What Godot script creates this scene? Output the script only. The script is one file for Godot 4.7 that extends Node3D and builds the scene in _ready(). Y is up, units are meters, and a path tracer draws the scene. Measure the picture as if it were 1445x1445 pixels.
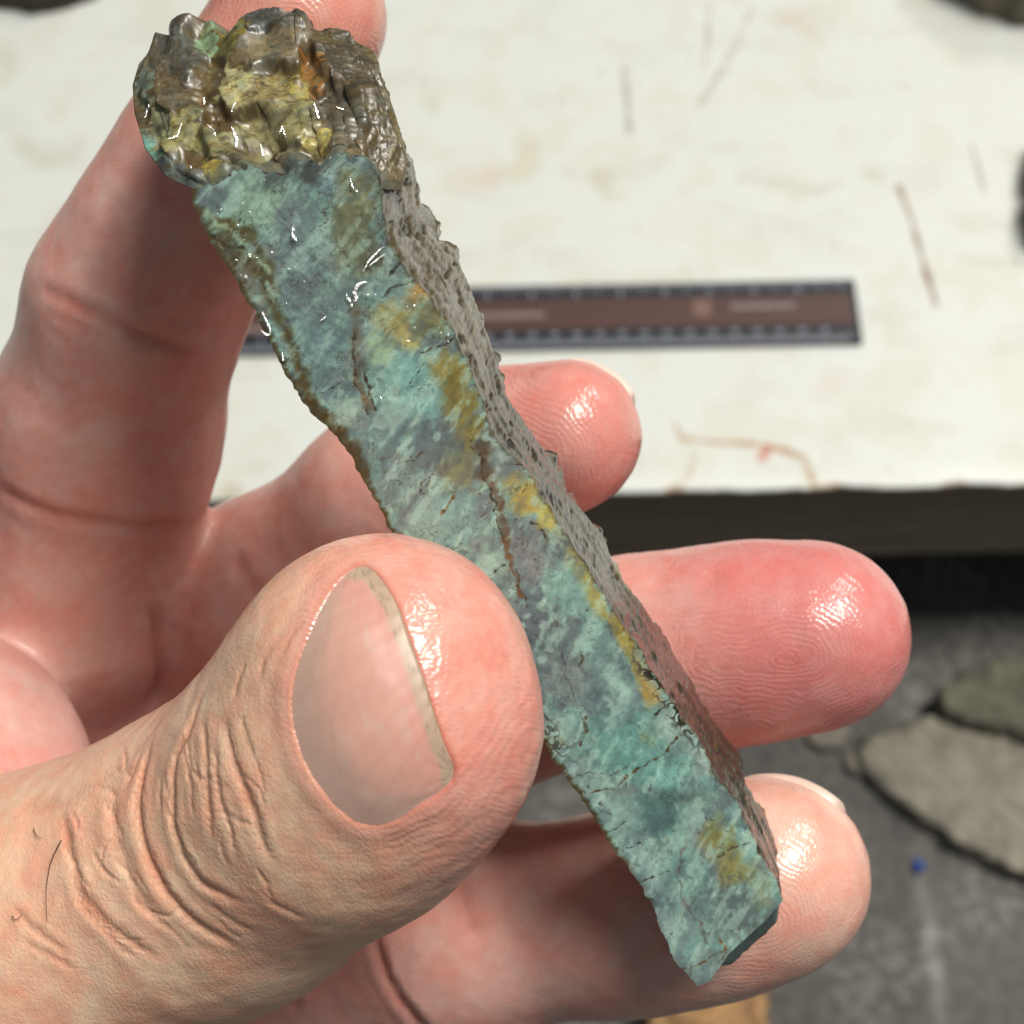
extends Node3D
# A hand holds a wet slab of blue-green stone over a white workbench with a ruler, seen from above.
# The hand and the slab are measured in millimetres in the viewer's axes (right, up, towards the eye) and then set into the room.

const EYE := Vector3(0.00000, 0.80000, 0.00000)
var held: Transform3D
var noise := FastNoiseLite.new()
var fine := FastNoiseLite.new()
var cells := FastNoiseLite.new()
var edges := FastNoiseLite.new()

func _ready():
	# ---- camera, room light, lamps, exposure
	held = Transform3D(Basis(Vector3(0.999781, -0.010471, 0.018137), Vector3(0.020942, 0.499890, -0.865835), Vector3(0.000000, 0.866025, 0.500000)), EYE)
	var camera := Camera3D.new()
	camera.name = "camera"
	add_child(camera)
	camera.transform = held
	var lens := CameraAttributesPhysical.new()
	lens.frustum_focal_length = 41.85
	lens.frustum_focus_distance = 0.141
	lens.exposure_aperture = 34.0
	lens.frustum_near = 0.01
	lens.frustum_far = 30.0
	camera.attributes = lens
	camera.fov = 32.0
	camera.near = 0.01
	camera.far = 30.0
	camera.current = true
	var around := WorldEnvironment.new()
	around.name = "environment"
	var env := Environment.new()
	env.background_mode = Environment.BG_COLOR
	env.background_color = Color(0.93, 0.97, 1.0)
	env.background_energy_multiplier = 0.145
	env.tonemap_mode = Environment.TONE_MAPPER_LINEAR
	env.tonemap_exposure = 1.0
	env.sdfgi_enabled = true
	env.ssao_enabled = true
	env.ssil_enabled = true
	around.environment = env
	add_child(around)
	lamp("main_lamp_light", Vector3(0.34, 0.58, 0.74), 3.2, Vector2(1.25, 1.25), 13.0)
	lamp("tube_lamp_light", Vector3(0.34, 0.58, 0.74), 3.1, Vector2(0.20, 0.40), 2.7)
	lamp("second_lamp_light", Vector3(0.48, 0.84, 0.24), 2.3, Vector2(0.16, 0.34), 1.4)
	seeds()
	build_room()
	build_bench_things()
	build_stone()
	build_hand()

func lamp(called: String, towards: Vector3, far: float, size: Vector2, energy: float):
	var l := AreaLight3D.new()
	l.name = called
	l.area_size = size
	l.light_energy = energy
	l.light_color = Color(1.0, 0.985, 0.955)
	l.shadow_enabled = true
	l.area_range = 8.0
	l.area_attenuation = 2.0
	add_child(l)
	var target: Vector3 = held * Vector3(0, 0, -0.15)
	var at: Vector3 = held * (Vector3(0, 0, -0.15) + towards.normalized() * far)
	l.look_at_from_position(at, target, Vector3(0, 0, 1))

func seeds():
	noise.seed = 11
	noise.noise_type = FastNoiseLite.TYPE_SIMPLEX_SMOOTH
	noise.frequency = 1.0
	noise.fractal_type = FastNoiseLite.FRACTAL_FBM
	noise.fractal_octaves = 3
	fine.seed = 29
	fine.noise_type = FastNoiseLite.TYPE_SIMPLEX
	fine.frequency = 1.0
	fine.fractal_type = FastNoiseLite.FRACTAL_NONE
	cells.seed = 5
	cells.noise_type = FastNoiseLite.TYPE_CELLULAR
	cells.frequency = 1.0
	cells.fractal_type = FastNoiseLite.FRACTAL_NONE
	cells.cellular_return_type = FastNoiseLite.RETURN_CELL_VALUE
	edges.seed = 5
	edges.noise_type = FastNoiseLite.TYPE_CELLULAR
	edges.frequency = 1.0
	edges.fractal_type = FastNoiseLite.FRACTAL_NONE
	edges.cellular_return_type = FastNoiseLite.RETURN_DISTANCE2_SUB

# ---------------------------------------------------------------- helpers
func tag(o: Node, label: String, category: String, group := "", kind := ""):
	if label: o.set_meta("label", label)
	if category: o.set_meta("category", category)
	if group: o.set_meta("group", group)
	if kind: o.set_meta("kind", kind)

func put(called: String, mesh: Mesh, m: Material, parent: Node = self) -> MeshInstance3D:
	var o := MeshInstance3D.new()
	o.name = called
	o.mesh = mesh
	if m: o.material_override = m
	parent.add_child(o, true)
	return o

func root_at(called: String, at: Vector3) -> Node3D:
	var o := Node3D.new()
	o.name = called
	add_child(o, true)
	o.position = at
	return o

func held_root(called: String, at_mm: Vector3) -> Node3D:
	var o := Node3D.new()
	o.name = called
	add_child(o, true)
	o.transform = held * Transform3D(Basis(), at_mm * 0.001)
	return o

func mat(c: Color, rough := 0.6) -> StandardMaterial3D:
	var m := StandardMaterial3D.new()
	m.albedo_color = c
	m.roughness = rough
	m.cull_mode = BaseMaterial3D.CULL_DISABLED
	return m

func tex(im: Image) -> ImageTexture:
	return ImageTexture.create_from_image(im)

func smooth_normals(p: PackedVector3Array, idx: PackedInt32Array) -> PackedVector3Array:
	var n := PackedVector3Array()
	n.resize(p.size())
	for t in range(0, idx.size(), 3):
		var a := idx[t]
		var b := idx[t + 1]
		var c := idx[t + 2]
		var f := (p[c] - p[a]).cross(p[b] - p[a])
		n[a] += f
		n[b] += f
		n[c] += f
	for i in n.size():
		n[i] = n[i].normalized()
	return n

func grid_index(nu: int, nv: int, flip := false, wrap := false) -> PackedInt32Array:
	var idx := PackedInt32Array()
	for i in nu - 1:
		for j in (nv if wrap else nv - 1):
			var a := i * nv + j
			var b := i * nv + (j + 1) % nv
			var c := a + nv
			var d := b + nv
			if flip: idx.append_array(PackedInt32Array([a, c, b, b, c, d]))
			else: idx.append_array(PackedInt32Array([a, b, c, b, d, c]))
	return idx

func mesh_of(p: PackedVector3Array, idx: PackedInt32Array, uv := PackedVector2Array(), col := PackedColorArray(), n := PackedVector3Array()) -> ArrayMesh:
	var arr := []
	arr.resize(Mesh.ARRAY_MAX)
	arr[Mesh.ARRAY_VERTEX] = p
	arr[Mesh.ARRAY_INDEX] = idx
	arr[Mesh.ARRAY_NORMAL] = n if n.size() else smooth_normals(p, idx)
	if uv.size(): arr[Mesh.ARRAY_TEX_UV] = uv
	if col.size(): arr[Mesh.ARRAY_COLOR] = col
	var m := ArrayMesh.new()
	m.add_surface_from_arrays(Mesh.PRIMITIVE_TRIANGLES, arr)
	return m

func lin(c: Color) -> Color:
	return c.srgb_to_linear()

func bevel_box(size: Vector3, bevel: float) -> ArrayMesh:
	# a box whose twelve edges are chamfered
	var h := size / 2.0
	var st := SurfaceTool.new()
	st.begin(Mesh.PRIMITIVE_TRIANGLES)
	var pts := {}
	var sg := [-1.0, 1.0]
	var tri := func(a: Vector3, b: Vector3, c: Vector3):
		var n := (c - a).cross(b - a).normalized()
		if n.dot(a + b + c) < 0.0:
			var s := b
			b = c
			c = s
			n = -n
		for q in [a, b, c]:
			st.set_normal(n)
			st.add_vertex(q)
	var corner := func(sx: float, sy: float, sz: float, k: int) -> Vector3:
		var v := Vector3(sx * (h.x - bevel), sy * (h.y - bevel), sz * (h.z - bevel))
		if k == 0: v.x = sx * h.x
		elif k == 1: v.y = sy * h.y
		else: v.z = sz * h.z
		return v
	for k in 3:
		for s in sg:
			var q := []
			for u in [[-1.0, -1.0], [1.0, -1.0], [1.0, 1.0], [-1.0, 1.0]]:
				var d := [u[0], u[1]]
				d.insert(k, s)
				q.append(corner.call(d[0], d[1], d[2], k))
			tri.call(q[0], q[1], q[2])
			tri.call(q[0], q[2], q[3])
	for k in 3:
		var i := (k + 1) % 3
		var j := (k + 2) % 3
		for si in sg:
			for sj in sg:
				var d0 := [0.0, 0.0, 0.0]
				d0[i] = si
				d0[j] = sj
				var d1 := d0.duplicate()
				d0[k] = -1.0
				d1[k] = 1.0
				var a = corner.call(d0[0], d0[1], d0[2], i)
				var b = corner.call(d1[0], d1[1], d1[2], i)
				var c = corner.call(d1[0], d1[1], d1[2], j)
				var d = corner.call(d0[0], d0[1], d0[2], j)
				tri.call(a, b, c)
				tri.call(a, c, d)
	for sx in sg:
		for sy in sg:
			for sz in sg:
				tri.call(corner.call(sx, sy, sz, 0), corner.call(sx, sy, sz, 1), corner.call(sx, sy, sz, 2))
	return st.commit()

# ---------------------------------------------------------------- room: floor, bench
func build_room():
	# floor: one concrete sheet
	var w := 1024
	var hgt := 768
	var x0 := -0.7
	var z0 := -1.3
	var per := 1.5 / w
	var im := Image.create(w, hgt, false, Image.FORMAT_RGB8)
	for y in hgt:
		for x in w:
			var wx := x0 + x * per
			var wz := z0 + y * per
			var k := 0.5 + 0.5 * noise.get_noise_2d(wx * 9.0, wz * 9.0)
			var g := 0.5 + 0.5 * fine.get_noise_2d(wx * 260.0, wz * 260.0)
			var g2 := 0.5 + 0.5 * fine.get_noise_2d(wx * 90.0 + 7.0, wz * 90.0)
			var v := 0.25 + 0.10 * k + 0.05 * g + 0.05 * g2
			var seam: float = absf(wx - 0.1835 - 0.0041 * wz - 0.004 * noise.get_noise_1d(wz * 20.0))
			if wx < 0.1835 + 0.0041 * wz: v -= 0.06 - 0.05 * g
			v += 0.10 * exp(-seam * seam / 0.000015) * (0.6 + 0.6 * k) * smoothstep(-0.285, -0.255, wz)
			if k > 0.62 and g2 > 0.55: v += 0.05
			im.set_pixel(x, y, Color(v * 1.0, v * 0.975, v * 0.93))
	var fm := mat(Color.WHITE, 0.85)
	fm.albedo_texture = tex(im)
	fm.heightmap_enabled = true
	fm.heightmap_scale = 0.15
	fm.heightmap_texture = fm.albedo_texture
	var fp := PackedVector3Array()
	var fu := PackedVector2Array()
	for c in [[-4.0, -5.0], [4.0, -5.0], [-4.0, 2.0], [4.0, 2.0]]:
		fp.append(Vector3(c[0], 0, c[1]))
		fu.append(Vector2((c[0] - x0) / (per * w), (c[1] - z0) / (per * hgt)))
	var floor_sheet := put("floor", mesh_of(fp, PackedInt32Array([0, 1, 2, 1, 3, 2]), fu, PackedColorArray(), PackedVector3Array([Vector3.UP, Vector3.UP, Vector3.UP, Vector3.UP])), fm)
	tag(floor_sheet, "grey concrete floor below the workbench", "floor", "", "structure")

	# workbench
	var bench := root_at("workbench", Vector3(0, 0, -0.72))
	tag(bench, "white painted workbench with stained chipped top and dark front", "workbench")
	var front := 0.72 - 0.3845
	bench_top(bench, front)
	var wood := mat(Color8(118, 106, 90), 0.75)
	wood.heightmap_enabled = true
	var nt := NoiseTexture2D.new()
	var fnl := FastNoiseLite.new()
	fnl.frequency = 0.02
	nt.noise = fnl
	nt.seamless = true
	nt.width = 256
	nt.height = 256
	wood.heightmap_texture = nt
	wood.heightmap_scale = 0.2
	wood.uv1_triplanar = true
	wood.uv1_scale = Vector3(3, 12, 3)
	var apron := put("front_apron", bevel_box(Vector3(2.6, 0.064, 0.03), 0.0015), wood, bench)
	apron.position = Vector3(0, 0.1145, front - 0.0175)
	for s in [-1, 1]:
		var leg := put("leg", bevel_box(Vector3(0.08, 0.082, 0.08), 0.004), wood, bench)
		leg.position = Vector3(1.2 * s, 0.041, front - 0.06)
		leg = put("leg", bevel_box(Vector3(0.08, 0.138, 0.08), 0.004), wood, bench)
		leg.position = Vector3(1.2 * s, 0.069, -front - 0.05)

	# things on the floor
	floor_rock("flat_rock", [Vector2(0.1590, -0.3221), Vector2(0.1725, -0.3332), Vector2(0.1996, -0.3380), Vector2(0.2287, -0.3330), Vector2(0.2610, -0.3287), Vector2(0.2580, -0.2408), Vector2(0.2255, -0.2619), Vector2(0.2062, -0.2706), Vector2(0.1862, -0.2879), Vector2(0.1687, -0.3027)], 0.012, Color8(124, 119, 106), 3, "pale grey flat rock lying on the concrete floor")
	floor_rock("dark_rock", [Vector2(0.1995, -0.3469), Vector2(0.2123, -0.3585), Vector2(0.2320, -0.3625), Vector2(0.2624, -0.3665), Vector2(0.2600, -0.3166), Vector2(0.2308, -0.3242), Vector2(0.2123, -0.3299), Vector2(0.2004, -0.3372)], 0.022, Color8(92, 90, 76), 8, "dark olive rock on the floor behind the pale flat rock")
	floor_rock("tan_block", [Vector2(0.0544, -0.2038), Vector2(0.0804, -0.2045), Vector2(0.1067, -0.2048), Vector2(0.1065, -0.1734), Vector2(0.0779, -0.1711), Vector2(0.0497, -0.1746)], 0.03, Color8(150, 116, 78), 14, "tan brown block on the floor below the smallest finger")
	floor_rock("blue_chip", [Vector2(0.1814, -0.2685), Vector2(0.1843, -0.2708), Vector2(0.1873, -0.2687), Vector2(0.1861, -0.2647), Vector2(0.1828, -0.2641)], 0.004, Color8(44, 72, 140), 20, "tiny blue chip on the concrete floor")
	for i in 4:
		var at: Vector2 = [Vector2(0.1428, -0.3317), Vector2(0.1623, -0.3185), Vector2(0.1481, -0.3334), Vector2(0.1660, -0.3210), Vector2(0.1823, -0.3492), Vector2(0.1931, -0.2774), Vector2(0.1609, -0.3269)][i]
		var ring := []
		for k in 7:
			var an := TAU * k / 7.0
			var rr := (0.004 + 0.003 * (i % 3)) * (1.0 + 0.35 * noise.get_noise_2d(i * 5.0, k * 1.7))
			ring.append(at + Vector2(cos(an), sin(an)) * rr)
		floor_rock("pebble", ring, 0.005, Color8(112, 106, 96), 30 + i, ["grey pebble in the shadow left of the pale rock", "grey pebble at the left tip of the pale rock", "small pebble under the long fingertip", "pebble touching the pale rock's left corner", "pebble above the pale rock", "pebble below the pale rock's edge", "pebble between the long fingertip and pale rock"][i], "loose pebbles on the floor")

func bench_top(bench: Node3D, front: float):
	# texture in bench coordinates: x -0.45..0.45, depth -0.96..-0.3845
	var w := 1200
	var hgt := 768
	var per := 0.9 / w
	var zf := -0.3845
	var im := Image.create(w, hgt, false, Image.FORMAT_RGB8)
	for y in hgt:
		for x in w:
			var wx := -0.45 + x * per
			var wz := zf - y * per
			var k := noise.get_noise_2d(wx * 22.0, wz * 22.0)
			var g := fine.get_noise_2d(wx * 300.0, wz * 300.0)
			var big := noise.get_noise_2d(wx * 6.0 + 40.0, wz * 6.0)
			var v := 0.805 + 0.014 * g
			var c := Color(v * 0.99, v * 1.0, v * 0.972)
			var dirt := smoothstep(-0.1, 0.6, k + 0.4 * big + 0.35 * noise.get_noise_2d(wx * 75.0, wz * 75.0 + 3.0))
			c = c.lerp(Color(0.77, 0.755, 0.69), dirt * 0.46)
			var speck := smoothstep(0.52, 0.78, noise.get_noise_2d(wx * 110.0, wz * 110.0 + 9.0))
			c = c.lerp(Color(0.60, 0.58, 0.52), speck * 0.45)
			var rub := smoothstep(0.05, 0.5, noise.get_noise_2d(wx * 13.0 + 80.0, wz * 30.0)) * (0.6 + 0.8 * noise.get_noise_2d(wx * 160.0, wz * 40.0))
			c = c.lerp(Color(0.70, 0.69, 0.65), clampf(rub, 0.0, 1.0) * 0.30)
			im.set_pixel(x, y, c)
	# stains and scratches: half-width mm, colour, strength, points (x, z)
	var marks := [
		[1.5, Color8(120, 112, 98), 0.26, [Vector2(0.0586, -0.6258), Vector2(0.0590, -0.6049), Vector2(0.0592, -0.5823)]],
		[1.2, Color8(150, 140, 120), 0.26, [Vector2(0.0940, -0.5994), Vector2(0.1039, -0.6175), Vector2(0.1161, -0.6407), Vector2(0.1252, -0.6646)]],
		[1.2, Color8(150, 140, 120), 0.21, [Vector2(0.0973, -0.6223), Vector2(0.1007, -0.6411), Vector2(0.1041, -0.6677)]],
		[1.1, Color8(110, 78, 58), 0.42, [Vector2(0.1836, -0.5474), Vector2(0.1873, -0.5270), Vector2(0.1887, -0.5104), Vector2(0.1903, -0.4933), Vector2(0.1920, -0.4774)]],
		[0.6, Color8(90, 60, 44), 0.47, [Vector2(0.1880, -0.5125), Vector2(0.1896, -0.5022), Vector2(0.1905, -0.4901)]],
		[0.9, Color8(130, 110, 95), 0.29, [Vector2(0.2217, -0.5712), Vector2(0.2227, -0.5559), Vector2(0.2235, -0.5429)]],
		[1.1, Color8(150, 110, 66), 0.44, [Vector2(0.0711, -0.4176), Vector2(0.0730, -0.4096), Vector2(0.0880, -0.4071), Vector2(0.1032, -0.4060), Vector2(0.1165, -0.4028), Vector2(0.1243, -0.3983), Vector2(0.1265, -0.3898), Vector2(0.1281, -0.3827)]],
		[0.9, Color8(160, 130, 90), 0.26, [Vector2(0.0786, -0.4023), Vector2(0.0769, -0.3952), Vector2(0.0715, -0.3869), Vector2(0.0653, -0.3836)]],
		[1.6, Color8(176, 70, 50), 0.44, [Vector2(0.1097, -0.4044), Vector2(0.1076, -0.4016), Vector2(0.1061, -0.3973)]],
		[1.1, Color8(170, 90, 60), 0.26, [Vector2(0.1001, -0.4060), Vector2(0.1077, -0.4051), Vector2(0.1180, -0.4020)]],
		[1.5, Color8(130, 84, 52), 0.42, [Vector2(0.0638, -0.3836), Vector2(0.0699, -0.3848), Vector2(0.0737, -0.3830)]],
		[1.2, Color8(130, 84, 52), 0.31, [Vector2(0.1270, -0.3834), Vector2(0.1344, -0.3854), Vector2(0.1462, -0.3837), Vector2(0.1552, -0.3835)]],
		[1.4, Color8(120, 80, 52), 0.31, [Vector2(0.1791, -0.3829), Vector2(0.1884, -0.3854), Vector2(0.1971, -0.3831), Vector2(0.2150, -0.3830)]],
		[4.8, Color8(196, 186, 140), 0.17, [Vector2(0.0079, -0.5793), Vector2(0.0112, -0.5726), Vector2(0.0093, -0.5638), Vector2(0.0025, -0.5575)]],
		[5.7, Color8(200, 190, 150), 0.14, [Vector2(-0.0074, -0.5665), Vector2(-0.0042, -0.5599), Vector2(-0.0209, -0.5560)]],
		[4.0, Color8(190, 182, 150), 0.17, [Vector2(0.0444, -0.5607), Vector2(0.0455, -0.5477), Vector2(0.0518, -0.5412)]],
		[5.3, Color8(196, 188, 160), 0.17, [Vector2(0.1314, -0.6547), Vector2(0.1422, -0.6568), Vector2(0.1518, -0.6469), Vector2(0.1581, -0.6395)]],
		[4.4, Color8(186, 180, 150), 0.14, [Vector2(0.1681, -0.5595), Vector2(0.1721, -0.5508), Vector2(0.1790, -0.5527)]],
		[3.1, Color8(176, 168, 150), 0.14, [Vector2(0.1090, -0.5525), Vector2(0.1188, -0.5509), Vector2(0.1449, -0.5451), Vector2(0.1569, -0.5490)]],
		[4.0, Color8(182, 176, 140), 0.14, [Vector2(-0.2349, -0.5859), Vector2(-0.2195, -0.5701), Vector2(-0.2033, -0.5762)]],
		[4.8, Color8(190, 184, 150), 0.14, [Vector2(-0.2480, -0.6511), Vector2(-0.2428, -0.6366), Vector2(-0.2463, -0.6227)]],
		[3.5, Color8(188, 180, 150), 0.14, [Vector2(-0.0379, -0.6076), Vector2(-0.0338, -0.6029), Vector2(-0.0358, -0.5962)]],
		[3.5, Color8(150, 130, 90), 0.14, [Vector2(-0.1212, -0.3860), Vector2(-0.1189, -0.3880), Vector2(-0.1164, -0.3859)]],
		[4.4, Color8(200, 196, 176), 0.14, [Vector2(0.1330, -0.4300), Vector2(0.1400, -0.4373), Vector2(0.1497, -0.4408)]],
		[3.1, Color8(190, 184, 160), 0.14, [Vector2(0.2053, -0.5038), Vector2(0.2210, -0.5006), Vector2(0.2341, -0.5019)]],
	]
	for m in marks:
		stroke(im, m[3], m[0] * 0.001 / per, m[1], m[2], func(q: Vector2) -> Vector2: return Vector2((q.x + 0.45) / per, (zf - q.y) / per))
	var top := mat(Color.WHITE, 0.42)
	top.albedo_texture = tex(im)
	top.texture_repeat = true
	top.heightmap_enabled = true
	top.heightmap_texture = top.albedo_texture
	top.heightmap_scale = 0.05
	# slab of paint-coated board with a worn front arris
	var p := PackedVector3Array()
	var uv := PackedVector2Array()
	var nx := 521
	var prof := [[0.0, 0.0, -0.9], [0.0, 0.0, -0.36], [0.0, 0.0, -0.05], [0.0, 0.0, -0.012], [0.0, 0.0004, -0.0012], [0.0, 0.0016, 0.0], [0.0, 0.0026, 0.0002], [0.0, 0.003, -0.006]]
	for i in nx:
		var x := -1.3 + 2.6 * i / (nx - 1)
		var jag := 0.0012 * noise.get_noise_1d(x * 60.0) - 0.002 * maxf(0.0, noise.get_noise_1d(x * 28.0 + 50.0) - 0.25)
		for q in prof:
			var z: float = front + q[2] + (jag if q[2] > -0.02 else 0.0)
			p.append(Vector3(x, 0.15 - q[1], z))
			uv.append(Vector2((x + 0.45) / 0.9, (zf - (z - 0.72)) / (per * hgt)))
	put("bench_top", mesh_of(p, grid_index(nx, prof.size(), true), uv), top, bench)
	var under := put("board_underside", bevel_box(Vector3(2.6, 0.008, 0.86), 0.001), mat(Color8(98, 90, 78), 0.8), bench)
	under.position = Vector3(0, 0.142 - 0.0005, front - 0.4715)

func stroke(im: Image, pts: Array, half: float, c: Color, k: float, to_px: Callable, grainy := 0.0):
	# a soft irregular mark along a line
	for i in pts.size() - 1:
		var a: Vector2 = to_px.call(pts[i])
		var b: Vector2 = to_px.call(pts[i + 1])
		var steps := int(ceil(a.distance_to(b) / maxf(0.5, half * 0.35))) + 1
		for s in steps:
			var q := a.lerp(b, float(s) / steps)
			var wob := noise.get_noise_2d(q.x * 0.05, q.y * 0.05)
			var h := half * (1.0 + 0.6 * wob) * lerpf(1.0, clampf(0.75 + 1.1 * noise.get_noise_2d(q.x * 0.11 + 9.0, q.y * 0.11), 0.25, 1.6), grainy)
			q += Vector2(noise.get_noise_2d(q.x * 0.03, q.y * 0.03 + 70.0), noise.get_noise_2d(q.x * 0.03 + 70.0, q.y * 0.03)) * 5.0 * grainy
			q += Vector2(noise.get_noise_2d(q.x * 0.09, 3.0), noise.get_noise_2d(q.y * 0.09, 8.0)) * half * 0.8
			dab(im, q, h, c * (1.0 + 0.35 * grainy * noise.get_noise_2d(q.x * 0.2, q.y * 0.2)), k * lerpf(0.34, 0.42, grainy) * (0.8 + 0.6 * noise.get_noise_2d(q.x * 0.13, q.y * 0.13 + 50.0)))

func dab(im: Image, q: Vector2, h: float, c: Color, k: float):
	var r := int(ceil(h * 1.6))
	for y in range(maxi(0, int(q.y) - r), mini(im.get_height(), int(q.y) + r + 1)):
		for x in range(maxi(0, int(q.x) - r), mini(im.get_width(), int(q.x) + r + 1)):
			var d := Vector2(x, y).distance_to(q) / h
			var a := clampf(1.6 - d, 0.0, 1.0) * k
			if a > 0.01: im.set_pixel(x, y, im.get_pixel(x, y).lerp(c, a))

func floor_rock(called: String, outline: Array, height: float, c: Color, sd: int, label: String, group := ""):
	# an irregular stone: rings from the outline up to a lumpy top
	var n := 64
	var mid := Vector2()
	var ring := []
	var total := 0.0
	var lens := []
	for i in outline.size():
		var l: float = outline[i].distance_to(outline[(i + 1) % outline.size()])
		lens.append(l)
		total += l
	for i in n:
		var f := total * i / n
		var k := 0
		while f > lens[k] and k < outline.size() - 1:
			f -= lens[k]
			k += 1
		var q: Vector2 = outline[k].lerp(outline[(k + 1) % outline.size()], f / lens[k])
		ring.append(q)
		mid += q / n
	var root := root_at(called, Vector3(mid.x, 0, mid.y))
	var size := total / 6.0
	var prof := [[0.97, -0.001], [1.0, 0.3], [0.99, 0.7], [0.96, 0.95], [0.9, 1.02], [0.8, 1.05], [0.65, 1.05], [0.5, 1.08], [0.3, 1.1], [0.12, 1.12], [0.0, 1.12]]
	var p := PackedVector3Array()
	var col := PackedColorArray()
	for r in prof.size():
		for i in n:
			var d: Vector2 = (ring[i] - mid) * prof[r][0]
			var q := Vector3(d.x, height * prof[r][1], d.y)
			var a := noise.get_noise_3d(q.x / size * 2.0 + sd, q.y / size * 2.0, q.z / size * 2.0)
			var b := fine.get_noise_3d(q.x / size * 12.0, q.y / size * 12.0 + sd, q.z / size * 12.0)
			if r > 0:
				q += Vector3(d.x, 0, d.y).normalized() * size * 0.10 * (a + 0.5 * b) * (1.0 if r < 5 else 0.0)
				q.y += height * 0.2 * a * (1.0 if r > 1 else 0.0)
			p.append(q)
			col.append(lin(c * (1.0 + 0.22 * a + 0.1 * b)))
	var m := mat(Color.WHITE, 0.8)
	m.vertex_color_use_as_albedo = true
	m.heightmap_enabled = true
	m.heightmap_scale = 0.2
	m.uv1_triplanar = true
	m.uv1_scale = Vector3.ONE * 8.0
	m.heightmap_texture = rough_noise()
	root.free()
	var o := put(called, mesh_of(p, grid_index(prof.size(), n, true, true), PackedVector2Array(), col), m)
	o.position = Vector3(mid.x, 0, mid.y)
	tag(o, label, {"flat_rock": "rock", "dark_rock": "rock", "tan_block": "block", "blue_chip": "chip", "pebble": "pebble", "brown_rock": "rock", "grey_rock": "rock", "black_rock": "rock"}[called], group)

var _rough: NoiseTexture2D
func rough_noise() -> NoiseTexture2D:
	if _rough == null:
		_rough = NoiseTexture2D.new()
		var f := FastNoiseLite.new()
		f.seed = 4
		f.frequency = 0.03
		f.fractal_octaves = 5
		_rough.noise = f
		_rough.seamless = true
		_rough.width = 512
		_rough.height = 512
	return _rough

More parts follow.
